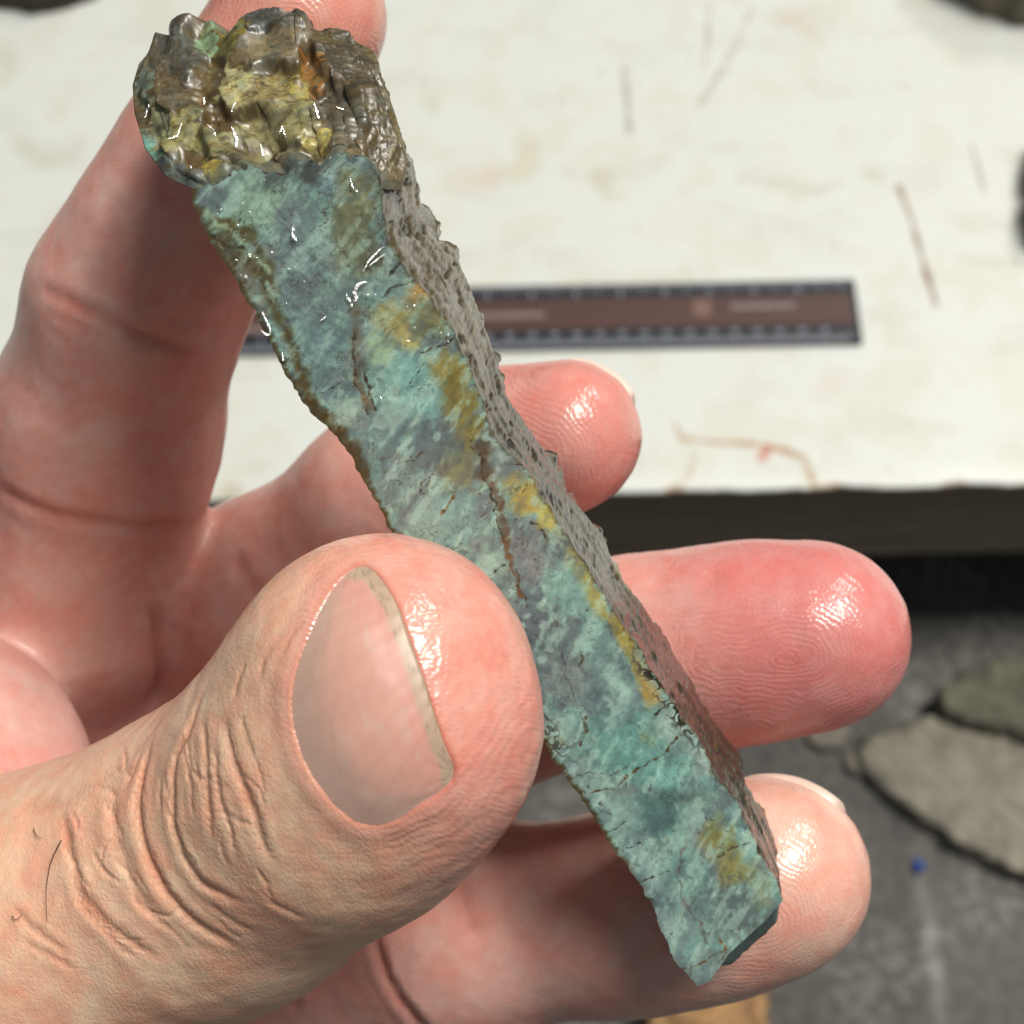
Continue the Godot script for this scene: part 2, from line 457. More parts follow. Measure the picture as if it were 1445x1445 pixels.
# ---------------------------------------------------------------- things on the bench
func build_bench_things():
	var a: Vector3 = Vector3(0.1568, 0.1500, -0.4565)
	var b: Vector3 = Vector3(-0.1266, 0.1500, -0.4573)
	var along := (a - b).normalized()
	var root := root_at("ruler", a - along * 0.156)
	root.rotation.y = -atan2(along.z, along.x)
	tag(root, "black plastic ruler with brown centre band lying on the white bench", "ruler")
	var black := mat(Color8(26, 29, 36), 0.45)
	var body := put("body", bevel_box(Vector3(0.312, 0.0022, 0.0355), 0.0006), black, root)
	body.position = Vector3(0, 0.0012, -0.01775)
	var band := put("centre_band", bevel_box(Vector3(0.306, 0.0006, 0.0165), 0.0002), mat(Color8(76, 51, 46), 0.4), root)
	band.position = Vector3(0, 0.0025, -0.0185)
	var pale := mat(Color8(186, 192, 204), 0.5)
	var st := SurfaceTool.new()
	st.begin(Mesh.PRIMITIVE_TRIANGLES)
	for i in 301:
		var x := -0.150 + i * 0.001
		var l := 0.0045 if i % 10 == 0 else (0.0035 if i % 5 == 0 else 0.0022)
		bar(st, Vector3(x, 0.00245, -0.0012 - l / 2), Vector2(0.00030, l))
		if i % 2 == 0: bar(st, Vector3(x, 0.00245, -0.0343 + l / 2), Vector2(0.00030, l))
	var ticks := put("tick_marks", st.commit(), pale, root)
	ticks.set_meta("kind", "stuff")
	# worn rows of numerals: too small to read, one short pale smudge per centimetre
	st = SurfaceTool.new()
	st.begin(Mesh.PRIMITIVE_TRIANGLES)
	for i in 29:
		var x := -0.140 + i * 0.01
		bar(st, Vector3(x - 0.0009, 0.00245, -0.0076), Vector2(0.0006, 0.0019))
		if i > 8: bar(st, Vector3(x + 0.0007, 0.00245, -0.0076), Vector2(0.0006, 0.0019))
		if i % 2: bar(st, Vector3(x, 0.00245, -0.0294), Vector2(0.0008, 0.0017))
	var nums := put("numerals", st.commit(), pale, root)
	nums.set_meta("kind", "stuff")
	for s in [[Vector3(0.1156, 0.1500, -0.4774), 0.030], [Vector3(0.0026, 0.1500, -0.4752), 0.032], [Vector3(-0.1131, 0.1500, -0.4704), 0.018]]:
		st = SurfaceTool.new()
		st.begin(Mesh.PRIMITIVE_TRIANGLES)
		var c: Vector3 = root.transform.affine_inverse() * s[0]
		var n := int(s[1] / 0.0017)
		for i in n:
			var x: float = c.x - s[1] / 2 + i * 0.0017
			bar(st, Vector3(x, 0.00282, c.z), Vector2(0.0005, 0.0024))
			bar(st, Vector3(x + 0.0006, 0.00282, c.z + 0.0009 * (i % 3 - 1)), Vector2(0.0008, 0.0005))
		put("worn_lettering", st.commit(), mat(Color8(176, 160, 160), 0.5), root)
	var wear := put("worn_patch", bevel_box(Vector3(0.008, 0.0002, 0.009), 0.00005), mat(Color8(108, 82, 72), 0.6), root)
	wear.position = root.transform.affine_inverse() * (Vector3(0.0869, 0.1500, -0.4769) as Vector3)
	wear.position.y = 0.00285
	# things that only just enter the picture
	floor_rock("black_rock", [Vector2(-0.2757, -0.7057), Vector2(-0.1998, -0.7034), Vector2(-0.2012, -0.6804), Vector2(-0.2164, -0.6730), Vector2(-0.2284, -0.6694), Vector2(-0.2428, -0.6718), Vector2(-0.2718, -0.6776)], 0.02, Color8(66, 62, 48), 41, "dark rock at the far left of the bench top")
	floor_rock("grey_rock", [Vector2(0.2211, -0.6926), Vector2(0.3020, -0.6902), Vector2(0.2931, -0.6416), Vector2(0.2546, -0.6479), Vector2(0.2401, -0.6551), Vector2(0.2246, -0.6677)], 0.05, Color8(112, 104, 88), 47, "grey rock at the far right corner of the bench top")
	floor_rock("brown_rock", [Vector2(0.2497, -0.5681), Vector2(0.2863, -0.5715), Vector2(0.2730, -0.5002), Vector2(0.2396, -0.5072), Vector2(0.2394, -0.5216), Vector2(0.2429, -0.5467)], 0.02, Color8(140, 112, 84), 53, "brown rock at the right side of the bench top")
	for n in ["black_rock", "grey_rock", "brown_rock"]:
		(get_node(n) as Node3D).position.y = 0.15

func bar(st: SurfaceTool, c: Vector3, s: Vector2):
	var h := s / 2.0
	var q := [c + Vector3(-h.x, 0, -h.y), c + Vector3(h.x, 0, -h.y), c + Vector3(h.x, 0, h.y), c + Vector3(-h.x, 0, h.y)]
	for i in [0, 1, 2, 0, 2, 3]:
		st.set_normal(Vector3.UP)
		st.add_vertex(q[i])

# ---------------------------------------------------------------- the stone slab
# s runs down the slab in mm, v across its cut face from the left border (0) to the right (1)
const S_ALL := 77.0
const LAMP_AT := Vector3(0.34, 0.58, 0.74)
var left_border: Array
var right_border: Array
var top_edge: Array
var foot_edge: Array
var into := Vector3(0.75, 4.5, -12.0)

func at_s(tab: Array, s: float) -> Vector3:
	var i := 0
	while i < tab.size() - 2 and tab[i + 1][0] < s: i += 1
	var a: Array = tab[i]
	var b: Array = tab[i + 1]
	return (a[1] as Vector3).lerp(b[1], (s - a[0]) / (b[0] - a[0]))

func at_v(tab: Array, v: float) -> float:
	var i := 0
	while i < tab.size() - 2 and tab[i + 1].x < v: i += 1
	return lerpf(tab[i].y, tab[i + 1].y, (v - tab[i].x) / (tab[i + 1].x - tab[i].x))

func top_s(v: float) -> float:
	return at_v(top_edge, v) + (0.9 * noise.get_noise_1d(v * 5.0 + 20.0) + 0.25 * fine.get_noise_1d(v * 22.0)) * smoothstep(0.0, 0.08, v) * smoothstep(1.0, 0.92, v)

func rim(tab: Array, s: float, side: float) -> Vector3:
	# the border with its chipped, saw-toothed run
	var p := at_s(tab, s)
	var j := 0.30 * noise.get_noise_2d(s * 0.42, side * 50.0) + 0.05 * fine.get_noise_2d(s * 1.3, side * 20.0)
	var out := (at_s(right_border, s) - at_s(left_border, s)).normalized()
	return p + out * j

func face_point(s: float, v: float) -> Vector3:
	return rim(left_border, s, 0.0).lerp(rim(right_border, s, 1.0), v)

func build_stone():
	left_border = [[-0.93, Vector3(-24.44, 25.22, -131.72)], [0.86, Vector3(-23.75, 23.86, -132.26)], [2.64, Vector3(-23.43, 22.27, -132.79)], [5.46, Vector3(-22.41, 20.02, -133.63)], [9.15, Vector3(-20.72, 17.25, -134.74)], [12.45, Vector3(-19.26, 14.68, -135.72)], [15.21, Vector3(-18.29, 12.33, -136.55)], [18.12, Vector3(-17.04, 9.95, -137.42)], [20.94, Vector3(-15.50, 7.82, -138.26)], [23.52, Vector3(-13.93, 5.93, -139.03)], [26.10, Vector3(-12.35, 4.02, -139.80)], [28.62, Vector3(-11.30, 1.81, -140.56)], [31.53, Vector3(-9.96, -0.70, -141.43)], [34.20, Vector3(-8.61, -2.96, -142.22)], [39.30, Vector3(-5.85, -7.27, -143.75)], [44.94, Vector3(-2.45, -11.98, -145.44)], [49.80, Vector3(0.44, -16.18, -146.89)], [53.01, Vector3(2.49, -18.92, -147.85)], [55.68, Vector3(3.98, -21.39, -148.65)], [59.13, Vector3(6.09, -24.50, -149.68)], [62.82, Vector3(8.23, -27.98, -150.78)], [66.03, Vector3(10.39, -30.86, -151.74)], [68.70, Vector3(11.96, -33.45, -152.54)], [71.07, Vector3(12.92, -36.04, -153.25)], [73.20, Vector3(13.89, -38.32, -153.88)], [76.26, Vector3(16.13, -41.13, -154.80)]]
	right_border = [[-4.68, Vector3(-13.77, 34.48, -127.30)], [2.94, Vector3(-10.83, 28.93, -129.58)], [7.71, Vector3(-9.75, 24.83, -131.01)], [11.61, Vector3(-9.31, 21.11, -132.17)], [13.96, Vector3(-8.78, 19.01, -132.87)], [16.80, Vector3(-7.03, 17.12, -133.72)], [20.49, Vector3(-4.95, 14.47, -134.83)], [23.22, Vector3(-3.80, 12.25, -135.64)], [27.18, Vector3(-2.31, 8.82, -136.83)], [29.94, Vector3(-1.67, 6.15, -137.65)], [33.78, Vector3(0.96, 3.44, -138.80)], [39.12, Vector3(3.76, -0.98, -140.40)], [43.20, Vector3(6.04, -4.36, -141.62)], [46.50, Vector3(7.78, -7.22, -142.60)], [51.21, Vector3(10.43, -11.29, -144.01)], [55.53, Vector3(12.83, -15.14, -145.30)], [59.37, Vector3(15.26, -18.45, -146.45)], [62.76, Vector3(16.83, -21.80, -147.46)], [65.34, Vector3(18.68, -23.97, -148.23)], [68.97, Vector3(20.30, -27.71, -149.32)], [73.14, Vector3(22.56, -31.82, -150.57)], [75.17, Vector3(23.37, -34.05, -151.18)]]
	top_edge = [Vector2(-0.007, 0.80), Vector2(0.131, 0.95), Vector2(0.314, 1.63), Vector2(0.502, 3.47), Vector2(0.663, 4.00), Vector2(0.823, 4.62), Vector2(0.942, 5.63), Vector2(0.986, 7.32), Vector2(1.017, 10.68)]
	foot_edge = [Vector2(0.004, 76.21), Vector2(0.122, 76.42), Vector2(0.400, 75.35), Vector2(0.601, 75.00), Vector2(0.810, 74.66), Vector2(0.980, 74.14)]
	var heart := at_s(left_border, 36.0).lerp(at_s(right_border, 36.0), 0.5) + into * 0.5
	var root := held_root("stone_slab", heart)
	tag(root, "wet blue-green turquoise stone slab with a rough brown broken end", "stone slab", "", "thing")
	var cut := paint_cut_face()
	var nu := 560
	var nv := 84
	var p := PackedVector3Array()
	var uv := PackedVector2Array()
	for i in nu:
		for j in nv:
			var v := j / (nv - 1.0)
			var s := lerpf(top_s(v), at_v(foot_edge, v), i / (nu - 1.0))
			p.append(face_point(s, v))
			uv.append(Vector2(v, s / S_ALL))
	var idx := grid_index(nu, nv, true)
	var n := smooth_normals(p, idx)
	if n[nv * 100 + 40].z < 0:
		idx = grid_index(nu, nv, false)
		n = smooth_normals(p, idx)
	for k in p.size():
		var v := uv[k].x
		var s := uv[k].y * S_ALL
		var q := p[k]
		var e := minf(v, 1.0 - v) * 11.0
		var f := float(k / nv) / (nu - 1.0)
		e = minf(e, (1.0 - f) * 68.0)
		var round := 0.0
		var wet := smoothstep(24.0, 12.0, s)
		var lum: float = cut[2].get_pixel(clampi(int(v * cut[2].get_width()), 0, cut[2].get_width() - 1), clampi(int(uv[k].y * cut[2].get_height()), 0, cut[2].get_height() - 1)).r
		var d := 0.10 * noise.get_noise_3d(q.x * 0.35, q.y * 0.35, q.z * 0.35)
		d += (0.010 + 0.025 * wet) * fine.get_noise_3d(q.x * 1.5, q.y * 1.5, q.z * 1.5)
		d += 0.005 * fine.get_noise_3d(q.x * 4.0, q.y * 4.0, q.z * 4.0)
		d += 0.05 * (lum - 0.5)
		p[k] = q + n[k] * (d * smoothstep(0.0, 0.5, e) + round)
	var fm := mat(Color.WHITE, 0.5)
	fm.albedo_texture = tex(cut[0])
	fm.roughness_texture = tex(cut[1])
	fm.roughness_texture_channel = BaseMaterial3D.TEXTURE_CHANNEL_RED
	fm.roughness = 1.0
	fm.heightmap_enabled = true
	fm.heightmap_texture = tex(cut[2])
	fm.heightmap_scale = 0.004
	fm.clearcoat_enabled = true
	fm.clearcoat = 1.0
	fm.clearcoat_texture = tex(cut[3])
	fm.clearcoat_roughness = 0.05
	fm.texture_repeat = false
	for k in p.size(): p[k] = (p[k] - heart) * 0.001
	put("cut_face", mesh_of(p, idx, uv), fm, root)
	# water standing on the upper part of the face: beads and longer rims of water
	var st := []
	var off := -into.normalized()
	for i in 90:
		var s := 3.0 + 22.0 * pow(fmod(i * 0.6180339, 1.0), 1.2)
		var v := 0.5 + 0.46 * sin(i * 2.399 + 0.7 * sin(i * 0.37))
		if s < top_s(v) + 0.5 or noise.get_noise_2d(s * 0.35, v * 3.0) < -0.12: continue
		var rr := 0.028 + 0.06 * pow(fmod(i * 0.7548777, 1.0), 4.0)
		flank(st, [face_point(s, v) + off * 0.12, face_point(s + rr * 2.5 * sin(i), clampf(v + rr * 0.2 * cos(i * 1.7), 0.02, 0.98)) + off * 0.14], rr, off)
	for run in [[0.24, [Vector2(14.44, 0.749), Vector2(14.28, 0.703), Vector2(14.58, 0.653), Vector2(15.15, 0.638), Vector2(15.51, 0.579)]], [0.16, [Vector2(14.41, 0.597), Vector2(15.07, 0.593)]], [0.15, [Vector2(7.64, 0.445), Vector2(8.16, 0.420), Vector2(8.72, 0.431)]], [0.13, [Vector2(11.99, 0.044), Vector2(12.71, 0.055), Vector2(13.54, 0.050), Vector2(13.99, 0.010), Vector2(13.37, -0.009)]], [0.10, [Vector2(13.69, 0.763), Vector2(13.13, 0.835), Vector2(12.88, 0.918), Vector2(12.79, 0.975)]], [0.10, [Vector2(13.55, 0.812), Vector2(13.39, 0.893), Vector2(13.34, 0.939)]], [0.10, [Vector2(15.15, 0.363), Vector2(15.11, 0.408)]], [0.08, [Vector2(15.69, 0.047), Vector2(16.38, 0.026)]], [0.12, [Vector2(6.85, 0.835), Vector2(7.42, 0.835), Vector2(7.94, 0.860)]]]:
		var line := []
		for q in run[1]: line.append(face_point(q.x, q.y) + off * 0.16)
		flank(st, line, run[0] * 0.75, off)
	water(st, root, heart)
	stone_sides(root, heart)
	broken_end(root, heart)

func paint_cut_face() -> Array:
	var w := 208
	var h := 1540
	var im := Image.create(w, h, false, Image.FORMAT_RGB8)
	var teal := Color8(126, 164, 153)
	var pale := Color8(168, 198, 180)
	var slate := Color8(104, 122, 124)
	var grey := Color8(124, 134, 130)
	var mm := 11.0 / w
	for y in h:
		var s := S_ALL * y / h
		for x in w:
			var v := (x + 0.5) / w
			var u := v * 11.0
			# fibres run across the slab and a little upwards
			var a := s + 0.42 * u
			var wx := noise.get_noise_2d(s * 0.16, u * 0.16 + 30.0)
			var k1 := noise.get_noise_2d(a * 0.26 + wx * 1.2, u * 0.12)
			var k2 := noise.get_noise_2d(a * 0.62 + 70.0, u * 0.30 + wx)
			var fib := 0.35 * fine.get_noise_2d(a * 1.7, u * 0.5) + 0.4 * noise.get_noise_2d(s * 1.1 + 90.0, u * 1.1)
			var grain := fine.get_noise_2d(s * 9.0, u * 9.0)
			var c := teal.lerp(slate, smoothstep(-0.05, 0.42, k1 + 0.12 * fib))
			c = c.lerp(pale, smoothstep(0.08, 0.5, k2 - 0.4 * k1 + 0.15 * fib) * 0.85)
			c = c.lerp(grey, smoothstep(0.15, 0.5, noise.get_noise_2d(s * 0.2 + 300.0, u * 0.3)) * 0.8)
			c = c.lerp(Color8(66, 78, 84), smoothstep(0.35, 0.7, fib * 0.6 + noise.get_noise_2d(a * 1.1 + 500.0, u * 0.5)) * 0.4)
			c = c * (1.0 + 0.05 * grain + 0.05 * fib)
			im.set_pixel(x, y, c)
	# patches: s, v, radius along, radius across, colour, strength
	var patches := [
		[4.58, 0.339, 2.55, 0.232, Color8(148, 180, 152), 1.00], [2.91, 0.237, 1.70, 0.146, Color8(146, 179, 155), 0.80], [2.10, 0.106, 1.47, 0.148, Color8(88, 98, 100), 0.90],
		[8.49, 0.462, 3.40, 0.122, Color8(113, 125, 127), 0.90], [4.76, 0.678, 1.13, 0.195, Color8(62, 62, 56), 0.95], [3.56, 0.500, 0.79, 0.148, Color8(58, 62, 60), 0.80],
		[6.24, 0.737, 1.92, 0.077, Color8(129, 159, 159), 0.90], [8.97, 0.838, 3.11, 0.149, Color8(116, 112, 72), 0.90], [11.16, 0.717, 3.40, 0.178, Color8(112, 112, 76), 0.85],
		[9.72, 0.549, 2.83, 0.119, Color8(126, 155, 148), 0.80], [13.26, 0.380, 3.40, 0.168, Color8(111, 125, 125), 0.90], [13.98, 0.577, 2.26, 0.141, Color8(126, 153, 144), 0.70], [12.69, 0.863, 2.26, 0.083, Color8(88, 86, 62), 0.80],
		[8.58, 0.050, 3.40, 0.106, Color8(118, 112, 96), 0.95], [6.45, 0.071, 1.70, 0.085, Color8(74, 62, 30), 0.90],
		[15.68, 0.975, 1.36, 0.108, Color8(158, 185, 169), 1.00], [15.93, 0.816, 1.13, 0.099, Color8(135, 169, 162), 0.80], [17.43, 0.975, 0.91, 0.106, Color8(196, 150, 78), 1.00], [19.44, 0.935, 1.58, 0.096, Color8(134, 124, 76), 0.95],
		[18.54, 0.749, 1.92, 0.140, Color8(176, 162, 92), 1.00], [20.18, 0.750, 1.25, 0.078, Color8(191, 182, 114), 1.00], [19.86, 0.573, 1.70, 0.096, Color8(170, 198, 157), 1.00], [20.46, 0.848, 2.26, 0.070, Color8(96, 108, 96), 0.60],
		[17.40, 0.240, 3.40, 0.150, Color8(117, 151, 149), 0.80], [19.92, 0.210, 1.92, 0.105, Color8(97, 113, 116), 0.80],
		[23.76, 0.859, 1.70, 0.120, Color8(146, 132, 70), 1.00], [26.37, 0.830, 2.49, 0.168, Color8(128, 118, 60), 1.00], [28.83, 0.805, 2.04, 0.133, Color8(138, 128, 66), 1.00], [30.78, 0.619, 2.26, 0.134, Color8(132, 136, 88), 0.90],
		[22.59, 0.617, 2.04, 0.136, Color8(128, 180, 169), 1.00], [25.26, 0.623, 2.04, 0.144, Color8(126, 172, 165), 1.00], [23.07, 0.163, 1.36, 0.137, Color8(158, 176, 161), 1.00], [25.38, 0.275, 2.26, 0.193, Color8(113, 135, 133), 0.80],
		[28.20, 0.556, 2.04, 0.253, Color8(96, 109, 110), 0.90], [29.34, 0.207, 2.83, 0.260, Color8(117, 141, 135), 0.80], [34.14, 0.406, 2.26, 0.195, Color8(125, 164, 155), 0.90], [33.42, 0.216, 1.70, 0.147, Color8(141, 171, 160), 0.80],
		[32.10, 0.887, 1.92, 0.111, Color8(162, 185, 166), 1.00], [33.62, 0.907, 1.47, 0.088, Color8(109, 123, 123), 0.90], [35.64, 0.888, 1.81, 0.117, Color8(178, 160, 86), 1.00], [38.04, 0.943, 1.92, 0.079, Color8(190, 180, 96), 1.00], [41.10, 0.945, 2.04, 0.060, Color8(186, 178, 92), 1.00], [43.38, 0.931, 1.58, 0.060, Color8(180, 168, 90), 1.00], [45.96, 0.920, 1.92, 0.062, Color8(176, 160, 84), 1.00],
		[48.87, 0.953, 2.04, 0.068, Color8(172, 152, 74), 1.00], [51.96, 0.912, 1.92, 0.064, Color8(166, 150, 76), 1.00], [54.32, 0.886, 1.47, 0.076, Color8(190, 152, 72), 1.00], [57.42, 0.664, 1.02, 0.076, Color8(150, 160, 86), 0.80],
		[40.32, 0.697, 2.04, 0.159, Color8(126, 130, 131), 1.00], [40.56, 0.917, 1.47, 0.119, Color8(96, 109, 112), 0.90], [43.98, 0.778, 2.49, 0.142, Color8(138, 183, 170), 1.00], [48.30, 0.771, 2.26, 0.136, Color8(139, 179, 168), 1.00], [46.50, 0.512, 2.83, 0.176, Color8(98, 113, 114), 0.95], [43.86, 0.427, 1.92, 0.152, Color8(104, 117, 121), 0.80], [49.98, 0.422, 2.83, 0.210, Color8(124, 133, 133), 0.90], [52.08, 0.728, 2.83, 0.139, Color8(143, 175, 164), 1.00],
		[39.00, 0.425, 2.04, 0.148, Color8(144, 171, 157), 0.90], [52.74, 0.114, 1.70, 0.130, Color8(153, 183, 169), 1.00], [53.40, 0.519, 2.04, 0.141, Color8(109, 131, 131), 0.80], [57.48, 0.520, 3.40, 0.259, Color8(112, 162, 151), 1.00], [60.42, 0.661, 2.49, 0.185, Color8(120, 170, 159), 1.00], [57.84, 0.879, 1.70, 0.119, Color8(163, 188, 175), 1.00], [60.96, 0.956, 1.47, 0.088, Color8(170, 188, 179), 1.00],
		[62.85, 0.429, 2.49, 0.248, Color8(86, 120, 114), 1.00], [63.69, 0.763, 1.70, 0.134, Color8(113, 133, 125), 0.80], [61.20, 0.165, 2.49, 0.198, Color8(144, 171, 162), 0.80], [57.30, 0.086, 1.92, 0.151, Color8(156, 182, 171), 0.80],
		[66.99, 0.733, 1.47, 0.150, Color8(138, 132, 76), 1.00], [69.75, 0.748, 1.47, 0.164, Color8(152, 144, 84), 1.00], [65.37, 0.113, 2.83, 0.200, Color8(147, 173, 166), 0.80], [67.26, 0.365, 2.26, 0.173, Color8(118, 152, 143), 0.80],
		[72.87, 0.582, 2.49, 0.249, Color8(102, 114, 109), 1.00], [72.39, 0.875, 1.47, 0.114, Color8(133, 142, 110), 0.80], [71.22, 0.297, 2.26, 0.149, Color8(126, 153, 144), 0.80], [71.28, 0.091, 1.70, 0.172, Color8(154, 178, 169), 0.90], [75.17, 0.197, 1.13, 0.182, Color8(146, 167, 157), 0.70],
	]
	for b in patches: patch(im, b, w, h)
	# veins: half-width mm, colour, strength, points (s, v)
	var brown := Color8(74, 58, 26)
	var veins := [
		[0.62, Color8(84, 68, 26), 0.90, [Vector2(3.78, 0.057), Vector2(5.06, 0.147), Vector2(6.54, 0.191), Vector2(8.32, 0.195), Vector2(10.00, 0.168)]], [0.23, Color8(156, 182, 146), 1.00, [Vector2(2.70, 0.007), Vector2(4.03, 0.071), Vector2(5.34, 0.129), Vector2(6.81, 0.148), Vector2(8.22, 0.161), Vector2(9.83, 0.195)]], [0.17, Color8(60, 48, 22), 0.80, [Vector2(4.44, -0.009), Vector2(6.06, 0.065), Vector2(7.15, 0.134)]],
		[0.62, Color8(80, 64, 26), 0.95, [Vector2(7.63, 0.114), Vector2(9.33, 0.140), Vector2(10.50, 0.168), Vector2(12.54, 0.143), Vector2(14.28, 0.131), Vector2(16.02, 0.106), Vector2(18.18, 0.089), Vector2(19.98, 0.052), Vector2(22.02, 0.039), Vector2(23.76, 0.028), Vector2(25.08, 0.038)]], [0.51, Color8(72, 56, 24), 0.90, [Vector2(10.80, 0.207), Vector2(11.94, 0.191)]], [0.40, Color8(84, 66, 28), 0.90, [Vector2(18.57, 0.053), Vector2(21.87, 0.022), Vector2(24.15, 0.014), Vector2(25.62, 0.032), Vector2(27.18, 0.020)]], [0.17, Color8(140, 170, 150), 0.80, [Vector2(10.14, 0.162), Vector2(11.13, 0.168), Vector2(12.48, 0.178)]],
		[0.68, Color8(70, 54, 24), 0.95, [Vector2(24.74, 0.032), Vector2(25.77, 0.051), Vector2(26.94, 0.031), Vector2(28.02, 0.005)]], [0.17, Color8(88, 70, 40), 0.70, [Vector2(28.38, -0.036), Vector2(31.04, -0.005), Vector2(32.79, 0.018), Vector2(34.26, 0.054)]],
		[0.51, Color8(112, 104, 84), 0.90, [Vector2(15.93, 0.604), Vector2(17.46, 0.496), Vector2(18.99, 0.431), Vector2(20.58, 0.369), Vector2(22.23, 0.317), Vector2(23.30, 0.294)]], [0.14, Color8(58, 44, 24), 0.95, [Vector2(17.40, 0.489), Vector2(18.87, 0.417), Vector2(20.40, 0.348), Vector2(22.14, 0.307), Vector2(23.58, 0.268)]], [0.14, Color8(64, 50, 30), 0.90, [Vector2(20.34, 0.423), Vector2(21.90, 0.362), Vector2(23.58, 0.312)]], [0.28, Color8(132, 112, 84), 0.90, [Vector2(21.30, 0.332), Vector2(22.83, 0.289)]],
		[0.11, Color8(62, 50, 32), 0.95, [Vector2(20.15, 0.105), Vector2(20.30, 0.189), Vector2(20.25, 0.315)]], [0.09, Color8(72, 62, 44), 0.80, [Vector2(19.98, 0.052), Vector2(19.41, 0.135)]], [0.17, Color8(50, 44, 34), 0.90, [Vector2(15.06, 0.869), Vector2(14.72, 0.950), Vector2(14.57, 1.037)]], [0.14, Color8(60, 52, 34), 0.90, [Vector2(16.26, 0.770), Vector2(16.02, 0.869), Vector2(16.32, 0.946), Vector2(16.35, 1.017)]], [0.11, Color8(56, 46, 26), 0.90, [Vector2(23.16, 0.604), Vector2(22.92, 0.659), Vector2(22.86, 0.694)]],
		[0.11, Color8(70, 66, 50), 0.80, [Vector2(21.66, 0.752), Vector2(21.96, 0.859), Vector2(22.04, 0.987)]], [0.09, Color8(76, 62, 44), 0.85, [Vector2(28.20, 0.318), Vector2(28.55, 0.394), Vector2(28.43, 0.470)]], [0.08, Color8(76, 62, 44), 0.85, [Vector2(30.78, 0.326), Vector2(30.60, 0.398), Vector2(30.26, 0.469), Vector2(30.32, 0.378), Vector2(30.81, 0.312), Vector2(31.31, 0.343)]], [0.12, Color8(98, 74, 36), 0.95, [Vector2(33.36, 0.347), Vector2(33.03, 0.425), Vector2(32.63, 0.521)]], [0.08, Color8(74, 58, 40), 0.80, [Vector2(35.22, 0.553), Vector2(35.07, 0.607)]],
		[0.68, Color8(72, 58, 36), 0.95, [Vector2(30.38, 0.880), Vector2(31.62, 0.827), Vector2(32.85, 0.775)]], [0.40, Color8(104, 88, 66), 0.95, [Vector2(33.00, 0.765), Vector2(34.50, 0.731), Vector2(35.94, 0.698), Vector2(37.80, 0.631), Vector2(39.48, 0.583)]], [0.14, Color8(56, 42, 24), 0.90, [Vector2(30.90, 0.830), Vector2(33.12, 0.734), Vector2(35.13, 0.679), Vector2(36.84, 0.637), Vector2(38.12, 0.601)]], [0.23, Color8(112, 84, 60), 0.90, [Vector2(38.04, 0.617), Vector2(39.42, 0.575), Vector2(40.86, 0.536), Vector2(42.54, 0.482)]], [0.10, Color8(80, 58, 36), 0.90, [Vector2(40.14, 0.579), Vector2(41.82, 0.526), Vector2(43.34, 0.469)]], [0.10, Color8(40, 36, 26), 0.95, [Vector2(39.45, 0.375), Vector2(39.59, 0.449), Vector2(39.62, 0.528)]], [0.09, Color8(60, 56, 46), 0.80, [Vector2(32.46, 0.932), Vector2(33.11, 0.956), Vector2(33.66, 0.986)]],
		[0.17, Color8(56, 50, 36), 0.90, [Vector2(37.82, 0.838), Vector2(38.37, 0.878), Vector2(39.24, 0.877), Vector2(40.04, 0.865)]], [0.08, Color8(66, 58, 44), 0.80, [Vector2(45.82, 0.746), Vector2(45.96, 0.823), Vector2(46.12, 0.887)]], [0.17, Color8(74, 62, 40), 0.90, [Vector2(48.50, 0.624), Vector2(49.20, 0.606), Vector2(49.56, 0.559)]], [0.08, Color8(60, 56, 54), 0.80, [Vector2(44.88, 0.378), Vector2(45.84, 0.417), Vector2(45.82, 0.454)]], [0.08, Color8(70, 60, 50), 0.70, [Vector2(44.58, 0.624), Vector2(46.80, 0.555), Vector2(49.38, 0.435), Vector2(52.50, 0.385), Vector2(54.60, 0.295)]], [0.17, Color8(86, 64, 40), 0.80, [Vector2(54.90, 0.238), Vector2(54.18, 0.332), Vector2(53.16, 0.380)]], [0.11, Color8(58, 50, 48), 0.90, [Vector2(56.07, 0.804), Vector2(55.86, 0.946), Vector2(55.59, 1.060)]],
		[0.45, Color8(66, 50, 24), 0.95, [Vector2(51.81, 0.063), Vector2(52.62, 0.046), Vector2(53.47, 0.081), Vector2(54.21, 0.113)]], [0.14, Color8(80, 60, 34), 0.85, [Vector2(58.64, 0.101), Vector2(59.37, 0.271), Vector2(58.92, 0.426), Vector2(58.95, 0.583), Vector2(59.07, 0.734), Vector2(58.47, 0.869)]], [0.09, Color8(76, 66, 56), 0.80, [Vector2(56.70, -0.002), Vector2(57.12, 0.162), Vector2(58.26, 0.279), Vector2(58.29, 0.436)]], [0.09, Color8(70, 52, 36), 0.85, [Vector2(64.89, 0.705), Vector2(65.68, 0.786), Vector2(65.70, 0.851)]],
		[0.19, Color8(110, 106, 98), 0.90, [Vector2(65.82, 0.500), Vector2(67.08, 0.388), Vector2(68.10, 0.288), Vector2(69.33, 0.264), Vector2(70.83, 0.282), Vector2(72.48, 0.301), Vector2(73.83, 0.312)]], [0.11, Color8(84, 72, 60), 0.80, [Vector2(68.28, 0.651), Vector2(68.31, 0.823), Vector2(68.85, 0.957)]], [0.11, Color8(110, 76, 40), 0.95, [Vector2(74.38, 0.003), Vector2(74.82, 0.116), Vector2(74.70, 0.231), Vector2(74.91, 0.358)]], [0.17, Color8(110, 72, 40), 0.80, [Vector2(75.39, 0.325), Vector2(74.84, 0.391), Vector2(74.04, 0.401)]], [0.08, Color8(96, 70, 44), 0.80, [Vector2(71.85, 0.299), Vector2(72.69, 0.317), Vector2(73.31, 0.359)]],
